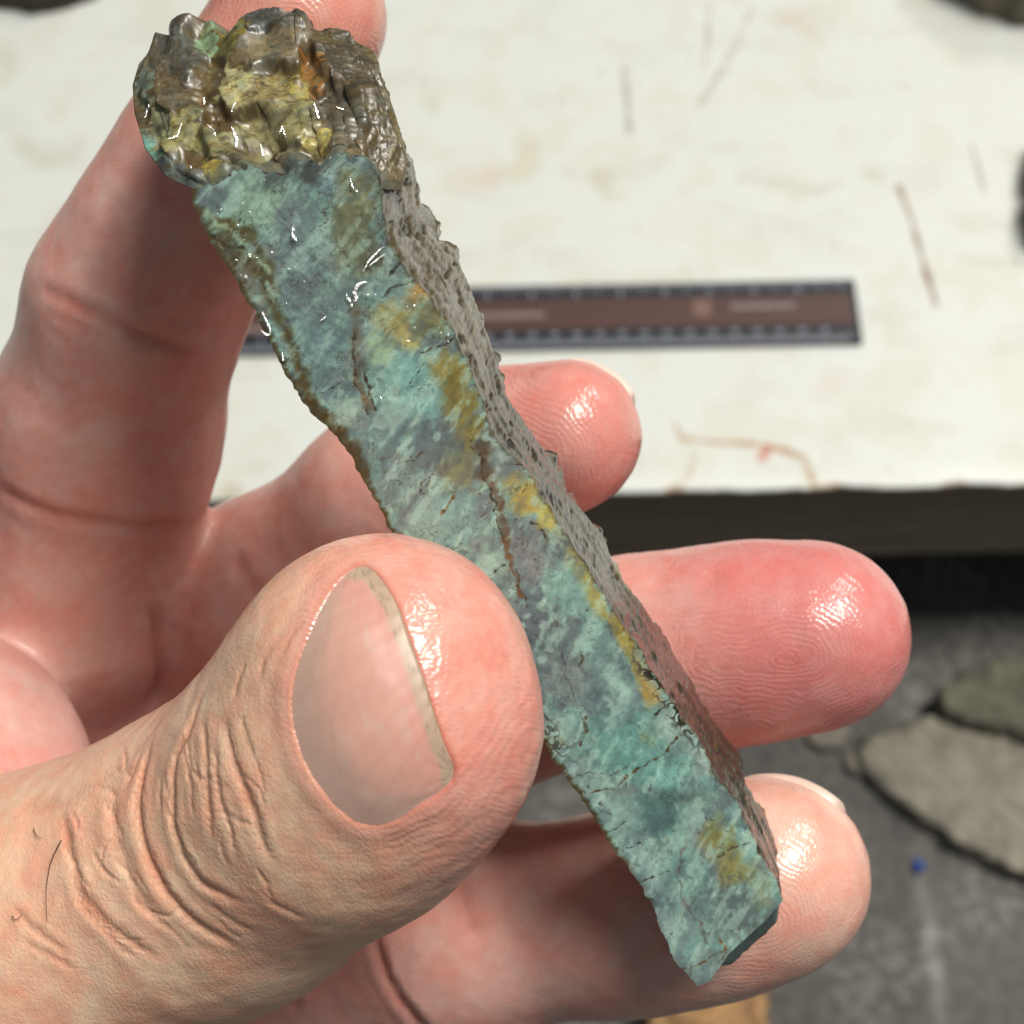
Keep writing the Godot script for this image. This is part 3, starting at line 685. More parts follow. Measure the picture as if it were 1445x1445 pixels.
		[0.10, Color8(64, 56, 46), 0.90, [Vector2(61.89, -0.041), Vector2(62.01, 0.063), Vector2(62.04, 0.193)]], [0.10, Color8(64, 56, 46), 0.90, [Vector2(63.62, -0.071), Vector2(63.80, 0.061), Vector2(64.10, 0.211)]], [0.09, Color8(64, 56, 46), 0.90, [Vector2(64.96, -0.062), Vector2(65.16, 0.029), Vector2(65.52, 0.083)]], [0.10, Color8(64, 56, 46), 0.90, [Vector2(66.56, -0.054), Vector2(66.87, 0.082), Vector2(67.19, 0.266)]], [0.08, Color8(64, 56, 46), 0.90, [Vector2(60.15, 0.002), Vector2(60.40, 0.083), Vector2(61.08, 0.146)]], [0.17, Color8(66, 70, 54), 0.90, [Vector2(67.71, -0.019), Vector2(68.40, 0.006), Vector2(69.33, 0.007)]],
	]
	for vn in veins:
		var to_px := func(q: Vector2) -> Vector2: return Vector2(q.y * w, q.x / S_ALL * h)
		stroke(im, vn[3], maxf(vn[0] / mm * 0.62, 0.75), vn[1], vn[2], to_px, 1.0)
	vein_web(im, w, h)
	# cracked, cell-like rims along both borders, dark between pale knobs
	for y in h:
		var s := S_ALL * y / h
		for x in w:
			var v := (x + 0.5) / w
			var u := v * 11.0
			var band_l := smoothstep(2.6, 0.4, u - 1.0 * noise.get_noise_1d(s * 0.5)) * smoothstep(43.0, 46.0, s) * smoothstep(58.0, 53.0, s)
			var band_r := smoothstep(1.5, 0.3, 11.0 - u) * smoothstep(50.0, 52.0, s) * smoothstep(62.0, 58.0, s)
			var k := maxf(band_l, band_r)
			if k > 0.02:
				var e := edges.get_noise_2d(s * 1.15 + 0.4 * fine.get_noise_2d(s, u), u * 0.9) + 1.0
				var c := im.get_pixel(x, y).lerp(Color8(166, 190, 180), 0.5 * k)
				im.set_pixel(x, y, c.lerp(Color8(54, 46, 38), k * smoothstep(0.22, 0.07, e)))
			# brown crust right at the borders
			var br := smoothstep(0.55, 0.0, u - 0.35 * noise.get_noise_1d(s * 1.3 + 90.0)) * 0.85 + smoothstep(0.3, 0.0, 11.0 - u + 0.3 * noise.get_noise_1d(s * 1.6 + 400.0)) * 0.45
			if br > 0.02: im.set_pixel(x, y, im.get_pixel(x, y).lerp(brown, clampf(br, 0.0, 1.0) * smoothstep(70.0, 62.0, s)))
	# gloss: the upper third is under a film of water, the rest only damp
	var rough := Image.create(w, h, false, Image.FORMAT_R8)
	var relief := Image.create(w, h, false, Image.FORMAT_R8)
	var film := Image.create(w, h, false, Image.FORMAT_R8)
	for y in h:
		var s := S_ALL * y / h
		for x in w:
			var u := 11.0 * x / w
			var wet := smoothstep(27.0, 17.0, s + 3.0 * noise.get_noise_2d(s * 0.3, u * 0.3)) 
			var lum := im.get_pixel(x, y).get_luminance()
			rough.set_pixel(x, y, Color(lerpf(0.38, 0.2, wet), 0, 0))
			film.set_pixel(x, y, Color(lerpf(0.3, 1.0, wet), 0, 0))
			relief.set_pixel(x, y, Color(clampf(0.15 + 1.2 * minf(lum, 0.55) + 0.06 * fine.get_noise_2d(s * 5.0, u * 5.0), 0.0, 1.0), 0, 0))
	return [im, rough, relief, film]

func vein_web(im: Image, w: int, h: int):
	# a hair-fine web of dark veins with specks and pale grains
	for y in h:
		var s := S_ALL * y / h
		for x in w:
			var u := 11.0 * (x + 0.5) / w
			var wa := noise.get_noise_2d(s * 0.5, u * 0.5 + 12.0)
			var wb := noise.get_noise_2d(s * 0.5 + 33.0, u * 0.5)
			var ridge1 := absf(noise.get_noise_2d(s * 0.20 + 0.8 * wa + 200.0, u * 0.34 + 0.8 * wb))
			var ridge2 := absf(noise.get_noise_2d((s + 0.5 * u) * 0.62 + 0.5 * wa + 400.0, u * 0.30 + 0.5 * wb))
			var m1 := smoothstep(-0.10, 0.20, noise.get_noise_2d(s * 0.15 + 600.0, u * 0.25))
			var m2 := smoothstep(-0.08, 0.24, noise.get_noise_2d(s * 0.22 + 800.0, u * 0.3)) * (0.45 + 0.55 * smoothstep(7.0, 1.0, u))
			var t1 := smoothstep(0.036, 0.006, ridge1) * m1 * (0.6 + 0.7 * wb)
			var t2 := smoothstep(0.044, 0.006, ridge2) * m2 * (0.6 + 0.7 * wa)
			var t := clampf(maxf(t1, t2), 0.0, 1.0)
			var mott := noise.get_noise_2d(s * 1.6, u * 1.6 + 70.0)
			var speck := smoothstep(0.42, 0.62, mott) * smoothstep(0.0, 0.4, wa + 0.1)
			var c := im.get_pixel(x, y)
			var cloud := noise.get_noise_2d((s + 0.45 * u) * 0.42 + 900.0, u * 0.17 + 0.4 * wa)
			c = c.lerp(Color8(178, 214, 196), smoothstep(0.05, 0.45, cloud) * 0.50)
			c = c.lerp(Color8(84, 100, 106), smoothstep(0.08, 0.46, -cloud) * 0.36)
			c = c.lerp(Color8(112, 122, 118), 0.16 * smoothstep(25.0, 15.0, s))
			c = c.lerp(Color8(60, 54, 44), t * 0.85)
			c = c.lerp(Color8(70, 80, 84), speck * 0.32)
			c = c.lerp(Color8(196, 210, 198), smoothstep(0.40, 0.66, -mott) * 0.22)
			c = c * (1.06 + 0.035 * mott)
			im.set_pixel(x, y, c)

func patch(im: Image, b: Array, w: int, h: int):
	var rs: float = b[2] / S_ALL * h
	var rv: float = b[3] * w
	var cy: float = b[0] / S_ALL * h
	var cx: float = b[1] * w
	for y in range(maxi(0, int(cy - 1.5 * rs)), mini(h, int(cy + 1.5 * rs))):
		for x in range(maxi(0, int(cx - 1.5 * rv)), mini(w, int(cx + 1.5 * rv))):
			var d := Vector2((x - cx) / rv, (y - cy) / rs).length()
			var k := noise.get_noise_2d(y * 0.022 + x * 0.006, x * 0.020)
			var f := noise.get_noise_2d(y * 0.055 + x * 0.02, x * 0.045 + 40.0)
			var a: float = smoothstep(1.32, 0.42, d + 0.6 * k + 0.3 * f) * b[5]
			if a > 0.01:
				var c: Color = b[4] * (1.0 + 0.10 * f + 0.10 * k)
				im.set_pixel(x, y, im.get_pixel(x, y).lerp(c, a * 0.92))

func flank(list: Array, line: Array, half: float, up: Vector3):
	# standing water: a run of small overlapping scales, each a thin lens of water tilted to the lamp's side
	var total := 0.0
	for i in line.size() - 1: total += (line[i] as Vector3).distance_to(line[i + 1])
	var pieces := maxi(1, int(total / (half * 1.1)))
	for c in pieces:
		var f := (c + 0.5) / pieces
		var q := on_line(line, f)
		var t := (on_line(line, minf(f + 0.08, 1.0)) - on_line(line, maxf(f - 0.08, 0.0))).normalized()
		var h := (LAMP_AT.normalized() - q.normalized()).normalized()
		h = (h + Vector3(1, -1, 0) * 0.04 * fine.get_noise_3d(q.x * 3.0, q.y * 3.0, q.z)).normalized()
		t = (t - h * t.dot(h)).normalized()
		var a := t.cross(h).normalized()
		var w := half * sqrt(maxf(0.1, 1.0 - pow(absf(2.0 * f - 1.0), 2.5))) * (0.8 + 0.6 * fine.get_noise_3d(q.x * 2.5, q.y * 2.5, q.z + 5.0))
		var l := half * 0.95
		var p := PackedVector3Array()
		for i in 7:
			var g := i / 3.0 - 1.0
			var ww := w * sqrt(maxf(0.0, 1.0 - g * g)) + 0.002
			for k in 10:
				var x := cos(TAU * k / 10.0)
				p.append(q + up * 0.05 + t * g * l + a * x * ww + h * ((-x * x * ww - g * g * l) * 0.012 - (0.0 if k <= 5 else 0.4 * ww * sqrt(maxf(0.0, 1.0 - x * x)))))
		list.append([p, 7])

func water(list: Array, root: Node3D, heart: Vector3):
	var all := PackedVector3Array()
	var idx := PackedInt32Array()
	for b in list:
		var at := all.size()
		for q in b[0]: all.append((q - heart) * 0.001)
		for i in grid_index(b[1], 10, false, true): idx.append(i + at)
	var m := mat(Color(1, 1, 1, 0.02), 0.0)
	m.refraction_enabled = true
	m.refraction_scale = 0.033
	m.cull_mode = BaseMaterial3D.CULL_BACK
	var o := put("water_beads", mesh_of(all, idx), m, root)
	o.set_meta("kind", "stuff")

func stone_sides(root: Node3D, heart: Vector3):
	var crust := mat(Color.WHITE, 0.42)
	crust.vertex_color_use_as_albedo = true
	crust.clearcoat_enabled = true
	crust.clearcoat = 0.75
	crust.clearcoat_roughness = 0.2
	for side in [1, 0]:
		var tab: Array = right_border if side else left_border
		var s0 := 7.8 if side else 1.2
		var s1: float = foot_edge[foot_edge.size() - 1].y if side else foot_edge[0].y
		var nu := 520
		var nv := 56
		var p := PackedVector3Array()
		for i in nu:
			for j in nv:
				var s := lerpf(s0, s1, i / (nu - 1.0))
				var flare := (at_s(right_border, s) - at_s(left_border, s)).normalized() * (1.9 * smoothstep(36.0, 12.0, s) if side == 1 else 0.0)
				var f := pow(j / (nv - 1.0), 1.3)
				var plain := (at_s(tab, s - 1.5) + at_s(tab, s - 0.5) + at_s(tab, s + 0.5) + at_s(tab, s + 1.5)) * 0.25
				p.append(rim(tab, s, float(side)).lerp(plain, smoothstep(0.0, 0.09, f)) + (into * smoothstep(-3.0, 2.0, s - s0) + flare * smoothstep(-3.0, 3.0, s - s0)) * f)
		var idx := grid_index(nu, nv, side == 1)
		var n := smooth_normals(p, idx)
		var col := PackedColorArray()
		var out := 1.0
		if (n[nu / 2 * nv].x > 0.0) != (side == 1):
			out = -1.0
		for k in p.size():
			var f := pow((k % nv) / (nv - 1.0), 1.3)
			var s := lerpf(s0, s1, float(k / nv) / (nu - 1.0))
			var u := f * 13.0
			var top := smoothstep(34.0, 22.0, s)
			var lump := fine.get_noise_2d(s * 0.10, u * 0.35 + 20.0 * side)
			var pit := smoothstep(0.15, 0.65, 1.6 * noise.get_noise_2d(s * 0.42 + 60.0, u * 0.20 + 9.0) - 0.10) * lerpf(0.55, 1.0, top)
			var ripple := fine.get_noise_2d(s * 0.6, u * 2.6)
			var tiny := noise.get_noise_2d(s * 1.9, u * 0.7)
			var d := 0.14 * lump - 0.22 * pit + 0.07 * tiny + 0.014 * fine.get_noise_2d(s * 5.0, u * 2.0)
			d *= smoothstep(0.0, 0.10, f)
			d -= 1.2 * smoothstep(0.75, 1.0, f) * (0.5 + noise.get_noise_1d(s * 0.3))
			if side == 1: d += 0.5 * exp(-(s - 66.6) * (s - 66.6) / 1.1) * smoothstep(0.1, 0.5, f)
			p[k] += n[k] * out * d
			var c := Color8(104, 96, 80).lerp(Color8(82, 70, 42), smoothstep(-0.1, 0.4, lump))
			c = c.lerp(Color8(58, 46, 24), pit * 0.9)
			c = c.lerp(Color8(140, 126, 116), smoothstep(0.0, 0.5, noise.get_noise_2d(s * 0.4 + 40.0, u * 0.16)) * 0.55)
			c = c.lerp(Color8(150, 146, 80), 0.8 * smoothstep(0.25, 0.5, noise.get_noise_2d(s * 0.4 + 800.0, u * 0.3)) * smoothstep(0.5, 0.9, f))
			c = c.lerp(Color8(96, 80, 42), smoothstep(0.10, 0.0, f + 0.05 * tiny) * 0.7)
			if side == 1: c = c.lerp(Color8(206, 200, 96), smoothstep(1.9, 0.9, absf(s - 48.2)) * smoothstep(0.55, 0.75, f))
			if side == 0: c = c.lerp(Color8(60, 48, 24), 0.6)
			c = c.lerp(Color8(188, 182, 170), 0.42 * top * (1.0 - pit) * smoothstep(0.02, 0.12, f))
			c = c * lerpf(0.50, 0.70, top)
			c = c.lerp(Color8(70, 56, 30), 0.75 * smoothstep(0.12, 0.45, noise.get_noise_2d(s * 0.9 + 500.0, u * 0.35)))
			col.append(lin(c * (1.0 + 0.45 * tiny)))
		for k in p.size(): p[k] = (p[k] - heart) * 0.001
		put("rough_side", mesh_of(p, idx, PackedVector2Array(), col), crust, root)
	# back and foot
	var back := PackedVector3Array()
	for i in 60:
		for j in 8:
			var s := lerpf(6.0, 75.0, i / 59.0)
			var q := face_point(s, 0.1 + 0.8 * j / 7.0) + into * 0.93
			back.append((q + into.normalized() * 0.5 * noise.get_noise_3d(q.x * 0.3, q.y * 0.3, q.z * 0.3) - heart) * 0.001)
	put("back_face", mesh_of(back, grid_index(60, 8)), mat(Color8(92, 96, 84), 0.4), root)
	var foot := PackedVector3Array()
	var fcol := PackedColorArray()
	for j in 40:
		for i in 24:
			var v := j / 39.0
			var f := i / 23.0
			var q := face_point(at_v(foot_edge, v), v) 
			q += into * f + (at_s(right_border, 77.0) - at_s(right_border, 70.0)).normalized() * (1.9 * smoothstep(0.0, 0.14, f) * smoothstep(0.12, 0.4, v) * smoothstep(1.02, 0.85, v) + 0.15 * noise.get_noise_2d(v * 9.0, f * 9.0) * smoothstep(0.0, 0.1, f))
			foot.append((q - heart) * 0.001)
			fcol.append(lin(Color8(62, 78, 78).lerp(Color8(96, 116, 112), 0.5 + 0.5 * noise.get_noise_2d(v * 6.0, f * 8.0))))
	var fm := mat(Color.WHITE, 0.4)
	fm.vertex_color_use_as_albedo = true
	put("foot_face", mesh_of(foot, grid_index(40, 24), PackedVector2Array(), fcol), fm, root)

func on_line(pl: Array, f: float) -> Vector3:
	var total := 0.0
	for i in pl.size() - 1: total += pl[i].distance_to(pl[i + 1])
	var x := f * total
	for i in pl.size() - 1:
		var l: float = pl[i].distance_to(pl[i + 1])
		if x <= l or i == pl.size() - 2: return pl[i].lerp(pl[i + 1], x / l)
		x -= l
	return pl[0]

func broken_end(root: Node3D, heart: Vector3):
	var fe: Array = []
	for i in 41:
		var v := i / 40.0
		fe.append(face_point(top_s(v), v))
	var be: Array = [Vector3(-29.41, 37.92, -146.00), Vector3(-27.24, 37.85, -145.29), Vector3(-24.82, 38.59, -144.57), Vector3(-21.27, 39.77, -143.86), Vector3(-17.75, 39.45, -143.14), Vector3(-15.12, 38.24, -142.43), Vector3(-13.08, 37.99, -141.71), Vector3(-11.05, 35.67, -141.00)]
	var le: Array = [Vector3(-23.85, 23.85, -132.20), Vector3(-26.02, 25.22, -134.50), Vector3(-28.10, 27.83, -136.80), Vector3(-29.40, 31.05, -139.10), Vector3(-30.05, 33.81, -141.40), Vector3(-30.03, 36.07, -143.70), Vector3(-29.41, 37.92, -146.00)]
	var re: Array = [Vector3(-9.23, 22.10, -131.80), Vector3(-8.30, 24.00, -133.64), Vector3(-7.93, 26.75, -135.48), Vector3(-8.86, 30.22, -137.32), Vector3(-9.91, 33.28, -139.16), Vector3(-11.05, 35.67, -141.00)]
	le[0] = fe[0]
	re[0] = fe[40]
	# chips: a, b, radius a, radius b, colour, strength, lift mm, tilt
	var chips := [
		[0.283, 0.250, 0.484, 0.550, Color8(96, 78, 41), 0.80, 0.00, 0.00], [0.167, 0.783, 0.148, 0.200, Color8(63, 63, 61), 0.95, 0.90, 0.00], [0.100, 0.867, 0.077, 0.120, Color8(69, 69, 67), 0.90, 0.30, 0.00], [0.283, 0.883, 0.090, 0.100, Color8(136, 174, 132), 1.00, 0.30, 0.00], [0.367, 0.867, 0.097, 0.130, Color8(129, 117, 43), 1.00, 0.10, 0.00],
		[0.533, 0.933, 0.161, 0.120, Color8(59, 61, 65), 1.00, 1.00, 0.00], [0.583, 0.967, 0.045, 0.050, Color8(158, 158, 156), 0.90, 0.20, 0.00], [0.283, 0.633, 0.084, 0.200, Color8(87, 69, 33), 0.90, -0.50, 0.00], [0.500, 0.717, 0.226, 0.110, Color8(124, 109, 81), 0.95, 1.20, -0.50], [0.383, 0.567, 0.168, 0.200, Color8(187, 181, 125), 1.00, 0.70, 0.00], [0.467, 0.517, 0.161, 0.180, Color8(157, 143, 91), 0.95, 0.60, 0.00],
		[0.483, 0.367, 0.194, 0.150, Color8(153, 149, 103), 0.95, 0.20, 0.00], [0.333, 0.283, 0.161, 0.130, Color8(134, 134, 90), 0.90, -0.20, 0.00], [0.650, 0.650, 0.052, 0.170, Color8(162, 105, 39), 0.95, 0.30, 0.00], [0.583, 0.533, 0.065, 0.100, Color8(173, 157, 77), 0.90, 0.40, 0.00], [0.800, 0.717, 0.129, 0.300, Color8(56, 49, 38), 0.95, 0.80, 0.00], [0.733, 0.417, 0.129, 0.200, Color8(78, 74, 66), 0.90, 0.50, 0.00], [0.733, 0.900, 0.084, 0.110, Color8(90, 78, 49), 0.90, 0.50, 0.00],
		[0.150, 0.333, 0.084, 0.130, Color8(160, 156, 103), 0.95, 0.50, 0.00], [0.067, 0.450, 0.052, 0.110, Color8(154, 158, 119), 0.95, 0.50, 0.00], [0.133, 0.667, 0.077, 0.170, Color8(88, 76, 49), 0.90, 0.50, 0.00], [0.050, 0.700, 0.039, 0.170, Color8(102, 128, 118), 0.95, 0.40, 0.00], [0.017, 0.383, 0.032, 0.100, Color8(99, 159, 147), 0.95, 0.20, 0.00], [0.017, 0.533, 0.039, 0.100, Color8(62, 52, 32), 0.90, 0.00, 0.00], [0.283, 0.367, 0.052, 0.150, Color8(91, 63, 29), 0.95, -0.60, 0.00], [0.133, 0.117, 0.058, 0.080, Color8(204, 172, 59), 1.00, 0.30, 0.00], [0.033, 0.150, 0.071, 0.100, Color8(80, 91, 93), 1.00, 0.50, 0.00], [0.133, 0.250, 0.045, 0.100, Color8(115, 88, 56), 0.90, 0.10, 0.00],
		[0.617, 0.217, 0.103, 0.080, Color8(195, 181, 98), 1.00, 0.50, 0.00], [0.517, 0.150, 0.129, 0.080, Color8(126, 116, 83), 0.90, 0.20, 0.00], [0.417, 0.117, 0.161, 0.070, Color8(109, 103, 81), 0.90, 0.10, 0.00], [0.717, 0.150, 0.077, 0.120, Color8(103, 97, 81), 0.90, 0.30, 0.00], [0.850, 0.367, 0.052, 0.200, Color8(75, 63, 39), 0.95, 0.20, 0.00],
	]
	var na := 280
	var nb := 210
	var p := PackedVector3Array()
	var ab := PackedVector2Array()
	for i in na:
		var a := i / (na - 1.0)
		for j in nb:
			var b := j / (nb - 1.0)
			var q := on_line(fe, a).lerp(on_line(be, a), b) + on_line(le, b).lerp(on_line(re, b), a)
			q -= (fe[0] as Vector3).lerp(fe[40], a).lerp((be[0] as Vector3).lerp(be[be.size() - 1], a), b)
			p.append(q)
			ab.append(Vector2(a, b))
	var idx := grid_index(na, nb, true)
	var n := smooth_normals(p, idx)
	var sgn := 1.0 if n[na / 2 * nb + nb / 2].z > 0.0 else -1.0
	var col := PackedColorArray()
	var dis := PackedFloat32Array()
	for k in p.size():
		var q := p[k]
		var a := ab[k].x
		var b := ab[k].y
		var e := minf(minf(a, 1.0 - a) * 17.0, b * 10.0)
		var jig := Vector2(noise.get_noise_3d(q.x * 0.6, q.y * 0.6, q.z), noise.get_noise_3d(q.x * 0.6 + 40.0, q.y * 0.6, q.z))
		var c := Color8(96, 84, 52).lerp(Color8(136, 126, 84), 0.5 + 0.6 * jig.x)
		var d := 0.5 * fine.get_noise_3d(q.x * 0.22, q.y * 0.22, q.z * 0.22) 
		var warp := Vector2(a, b) + Vector2(0.030, 0.045) * Vector2(jig.x + 0.5 * fine.get_noise_3d(q.x * 1.3, q.y * 1.3, q.z), jig.y)
		var near := 1e6
		var next := 1e6
		var own: Array = chips[0]
		var wsum := 1e-6
		var hsum := 0.0
		for ch in chips.slice(1):
			var m := (warp - Vector2(ch[0], ch[1])).rotated(ch[7]) / Vector2(ch[2], ch[3])
			var rr := m.length_squared()
			var m2 := (Vector2(a + 0.012 * fine.get_noise_2d(q.x * 0.4, q.y * 0.4), b + 0.018 * fine.get_noise_2d(q.x * 0.4 + 9.0, q.y * 0.4)) - Vector2(ch[0], ch[1])).rotated(ch[7]) / Vector2(ch[2], ch[3])
			var r2 := m2.length_squared()
			if rr < near:
				next = near
				near = rr
				own = ch
			elif rr < next: next = rr
			if r2 < 6.0:
				var tilt_a := fmod(absf(ch[0] * 91.7 + ch[1] * 37.3), 1.0) - 0.5
				var tilt_b := fmod(absf(ch[0] * 53.1 + ch[1] * 17.9), 1.0) - 0.5
				var plane: float = ch[6] * 0.9 + clampf((a - ch[0]) * 17.0 * tilt_a * 1.1 + (b - ch[1]) * 11.0 * tilt_b * 1.0, -1.0, 1.0)
				var wt := exp(-6.5 * r2)
				wsum += wt
				hsum += plane * wt
		d += hsum / wsum
		c = c.lerp(own[4], own[5] * 0.84 * smoothstep(2.4, 1.2, near))
		var wq := Vector3(q.x + 0.8 * jig.x, (q.y + 0.8 * jig.y) * 1.25, q.z)
		var shard := cells.get_noise_3d(wq.x * 0.95 + 9.0, wq.y * 0.95, wq.z * 0.6)
		var vein := absf(noise.get_noise_3d(q.x * 0.55 + 30.0, q.y * 0.55, q.z * 0.5))
		var rough := noise.get_noise_3d(q.x * 0.9, q.y * 0.9, q.z * 0.9)
		var grit := fine.get_noise_3d(q.x * 5.0, q.y * 5.0, q.z * 5.0)
		var dull: float = smoothstep(0.50, 0.36, (own[4] as Color).v)
		d += 0.07 * fine.get_noise_3d(q.x * 0.6, q.y * 0.6, q.z * 0.6) + (0.012 + 0.055 * dull) * fine.get_noise_3d(q.x * 2.1, q.y * 2.1, q.z * 2.1) + (0.003 + 0.016 * dull) * grit
		var crack := smoothstep(0.16, 0.0, sqrt(next) - sqrt(near))
		c = c.lerp(Color8(70, 56, 32), crack * 0.65)
		c = c.lerp(Color8(96, 72, 34), smoothstep(0.07, 0.0, vein) * 0.5)
		c = c.lerp(Color8(140, 134, 112), smoothstep(0.2, 0.6, rough) * 0.4).lerp(Color8(92, 72, 36), smoothstep(0.15, 0.55, -rough) * 0.55)
		var run := Vector2(q.x * 0.77 + q.y * 0.64, q.y * 0.77 - q.x * 0.64)
		var streak := noise.get_noise_3d(run.x * 0.22, run.y * 0.5, q.z * 0.2 + 12.0)
		var streak2 := noise.get_noise_3d(run.x * 0.45 + 60.0, run.y * 0.8, q.z * 0.2)
		c = c.lerp(Color8(84, 84, 74), smoothstep(0.12, 0.45, streak) * 0.4)
		c = c.lerp(Color8(98, 108, 100), smoothstep(0.14, 0.5, streak2) * 0.4)
		c = c.lerp(Color8(104, 84, 48), smoothstep(0.12, 0.5, -streak2) * 0.45)
		var seam_b := smoothstep(0.12, 0.0, b + 0.05 * jig.x + 0.04 * rough)
		c = c.lerp(Color8(92, 104, 98), seam_b * 0.75)
		d += 0.6 * smoothstep(0.75, 1.0, b)
		dis.append(d * smoothstep(0.0, 0.7, e))
		c = c * (0.88 + 0.07 * shard + 0.14 * rough + 0.09 * grit)
		c = c.lerp(Color8(46, 40, 26), smoothstep(0.25, 0.75, -rough * 0.6 - jig.y) * 0.6)
		col.append(lin(c))
	# cliffs between the fracture steps are worn
	for pass_no in 2:
		var soft := dis.duplicate()
		for i in range(1, na - 1):
			for j in range(1, nb - 1):
				var k := i * nb + j
				soft[k] = 0.4 * dis[k] + 0.15 * (dis[k - 1] + dis[k + 1] + dis[k - nb] + dis[k + nb])
		for i in na: soft[i * nb + nb - 1] = soft[i * nb + nb - 2]
		dis = soft
	for k in p.size(): p[k] += n[k] * sgn * dis[k]
	var drops := []
	for run in [[0.17, [Vector2(0.233, 0.400), Vector2(0.250, 0.367), Vector2(0.233, 0.283)]], [0.13, [Vector2(0.100, 0.350), Vector2(0.133, 0.350), Vector2(0.167, 0.400)]], [0.16, [Vector2(0.317, 0.350), Vector2(0.317, 0.283), Vector2(0.300, 0.233)]], [0.12, [Vector2(0.400, 0.300), Vector2(0.400, 0.250), Vector2(0.383, 0.233)]], [0.16, [Vector2(0.600, 0.400), Vector2(0.600, 0.367), Vector2(0.600, 0.317)]], [0.12, [Vector2(0.250, 0.567), Vector2(0.250, 0.517)]], [0.10, [Vector2(0.350, 0.450), Vector2(0.333, 0.417)]], [0.10, [Vector2(0.117, 0.217), Vector2(0.117, 0.167)]], [0.10, [Vector2(0.700, 0.417), Vector2(0.717, 0.400)]], [0.09, [Vector2(0.033, 0.517), Vector2(0.067, 0.550)]], [0.10, [Vector2(0.483, 0.300), Vector2(0.500, 0.317), Vector2(0.500, 0.267)]]]:
		var line := []
		var up := Vector3()
		for g in run[1]:
			var k := clampi(int(g.x * (na - 1)), 1, na - 2) * nb + clampi(int(g.y * (nb - 1)), 1, nb - 2)
			line.append(p[k])
			up += n[k] * sgn
		for k in line.size(): line[k] += up.normalized() * 0.14
		flank(drops, line, run[0] * 0.75, up.normalized())
	water(drops, root, heart)
	# a rough skirt carries the end back behind its visible outline
	var tail := PackedInt32Array()
	var ring := PackedInt32Array()
	for j in nb: ring.append(j)
	for i in range(1, na): ring.append(i * nb + nb - 1)
	for j in range(nb - 2, -1, -1): ring.append((na - 1) * nb + j)
	var centre: Vector3 = p[na / 2 * nb + nb / 2] + into * 1.3
	var first := p.size()
	for layer in 24:
		var f := (layer + 1) / 24.0
		for r in ring.size():
			var q := p[ring[r]]
			var t := q.lerp(centre + Vector3(0.0, 0.0, -5.0), 0.06 * f + 0.88 * pow(f, 5.0)) + Vector3(0.0, 0.18, -1.0) * 9.0 * sin(f * PI * 0.5)
			var inward := (centre - q).normalized()
			p.append(t + inward * (0.5 + 1.3 * noise.get_noise_3d(t.x * 0.35, t.y * 0.35, t.z * 0.35) + 0.5 * cells.get_noise_3d(t.x * 0.5, t.y * 0.5, t.z * 0.5)) * smoothstep(0.0, 0.25, f))
			col.append(col[ring[r]].lerp(lin(Color8(80, 68, 42) * (1.0 + 0.5 * noise.get_noise_3d(t.x * 0.8, t.y * 0.8, t.z * 0.8))), minf(1.0, f * 3.0) * 0.8))
	for layer in 24:
		for r in ring.size() - 1:
			var a0 := ring[r] if layer == 0 else first + (layer - 1) * ring.size() + r
			var a1 := ring[r + 1] if layer == 0 else first + (layer - 1) * ring.size() + r + 1
			var b0 := first + layer * ring.size() + r
			tail.append_array(PackedInt32Array([a0, a1, b0, a1, b0 + 1, b0]))
	idx.append_array(tail)
	var m := mat(Color.WHITE, 0.45)
	m.vertex_color_use_as_albedo = true
	m.clearcoat_enabled = true
	m.clearcoat = 0.28
	m.clearcoat_roughness = 0.18
	for k in p.size(): p[k] = (p[k] - heart) * 0.001
	put("broken_end", mesh_of(p, idx, PackedVector2Array(), col), m, root)

# ---------------------------------------------------------------- the hand
# tapered capsules joined by a smooth minimum and meshed as surface nets (all in mm)
var ca: Array[Vector3] = []
var cd: Array[Vector3] = []
var cl: PackedFloat32Array = []
var cr0: PackedFloat32Array = []
var cr1: PackedFloat32Array = []
var cg: PackedInt32Array = []
const KIN := 5.0
const KOUT := 2.2

func bone(g: int, a: Vector3, ra: float, b: Vector3, rb: float):
	ca.append(a)
	cd.append(b - a)
	cl.append((b - a).length_squared())
	cr0.append(ra)
	cr1.append(rb)
	cg.append(g)

func chain(g: int, pts: Array):
	for i in pts.size() - 1: bone(g, pts[i][0], pts[i][1], pts[i + 1][0], pts[i + 1][1])

func sdf(p: Vector3, list: PackedInt32Array) -> float:
	var res := 1e6
	var cur := -1
	var acc := 1e6
	for i in list:
		var v := p - ca[i]
		var t := clampf(v.dot(cd[i]) / cl[i], 0.0, 1.0)
		var d := (v - cd[i] * t).length() - lerpf(cr0[i], cr1[i], t)
		if cg[i] != cur:
			if cur >= 0:
				var h0 := maxf(KOUT - absf(res - acc), 0.0) / KOUT
				res = minf(res, acc) - h0 * h0 * KOUT * 0.25
			cur = cg[i]
			acc = d
		else:
			var h := maxf(KIN - absf(acc - d), 0.0) / KIN
			acc = minf(acc, d) - h * h * KIN * 0.25
	var h1 := maxf(KOUT - absf(res - acc), 0.0) / KOUT
	return minf(res, acc) - h1 * h1 * KOUT * 0.25

func near_bones(p: Vector3, reach: float) -> PackedInt32Array:
	var ds := PackedFloat32Array()
	var best := 1e6
	for i in ca.size():
		var v := p - ca[i]
		var t := clampf(v.dot(cd[i]) / cl[i], 0.0, 1.0)
		var d := (v - cd[i] * t).length() - lerpf(cr0[i], cr1[i], t)
		ds.append(d)
		best = minf(best, d)
	var out := PackedInt32Array()
	for i in ca.size():
		if ds[i] < best + reach: out.append(i)
	return out

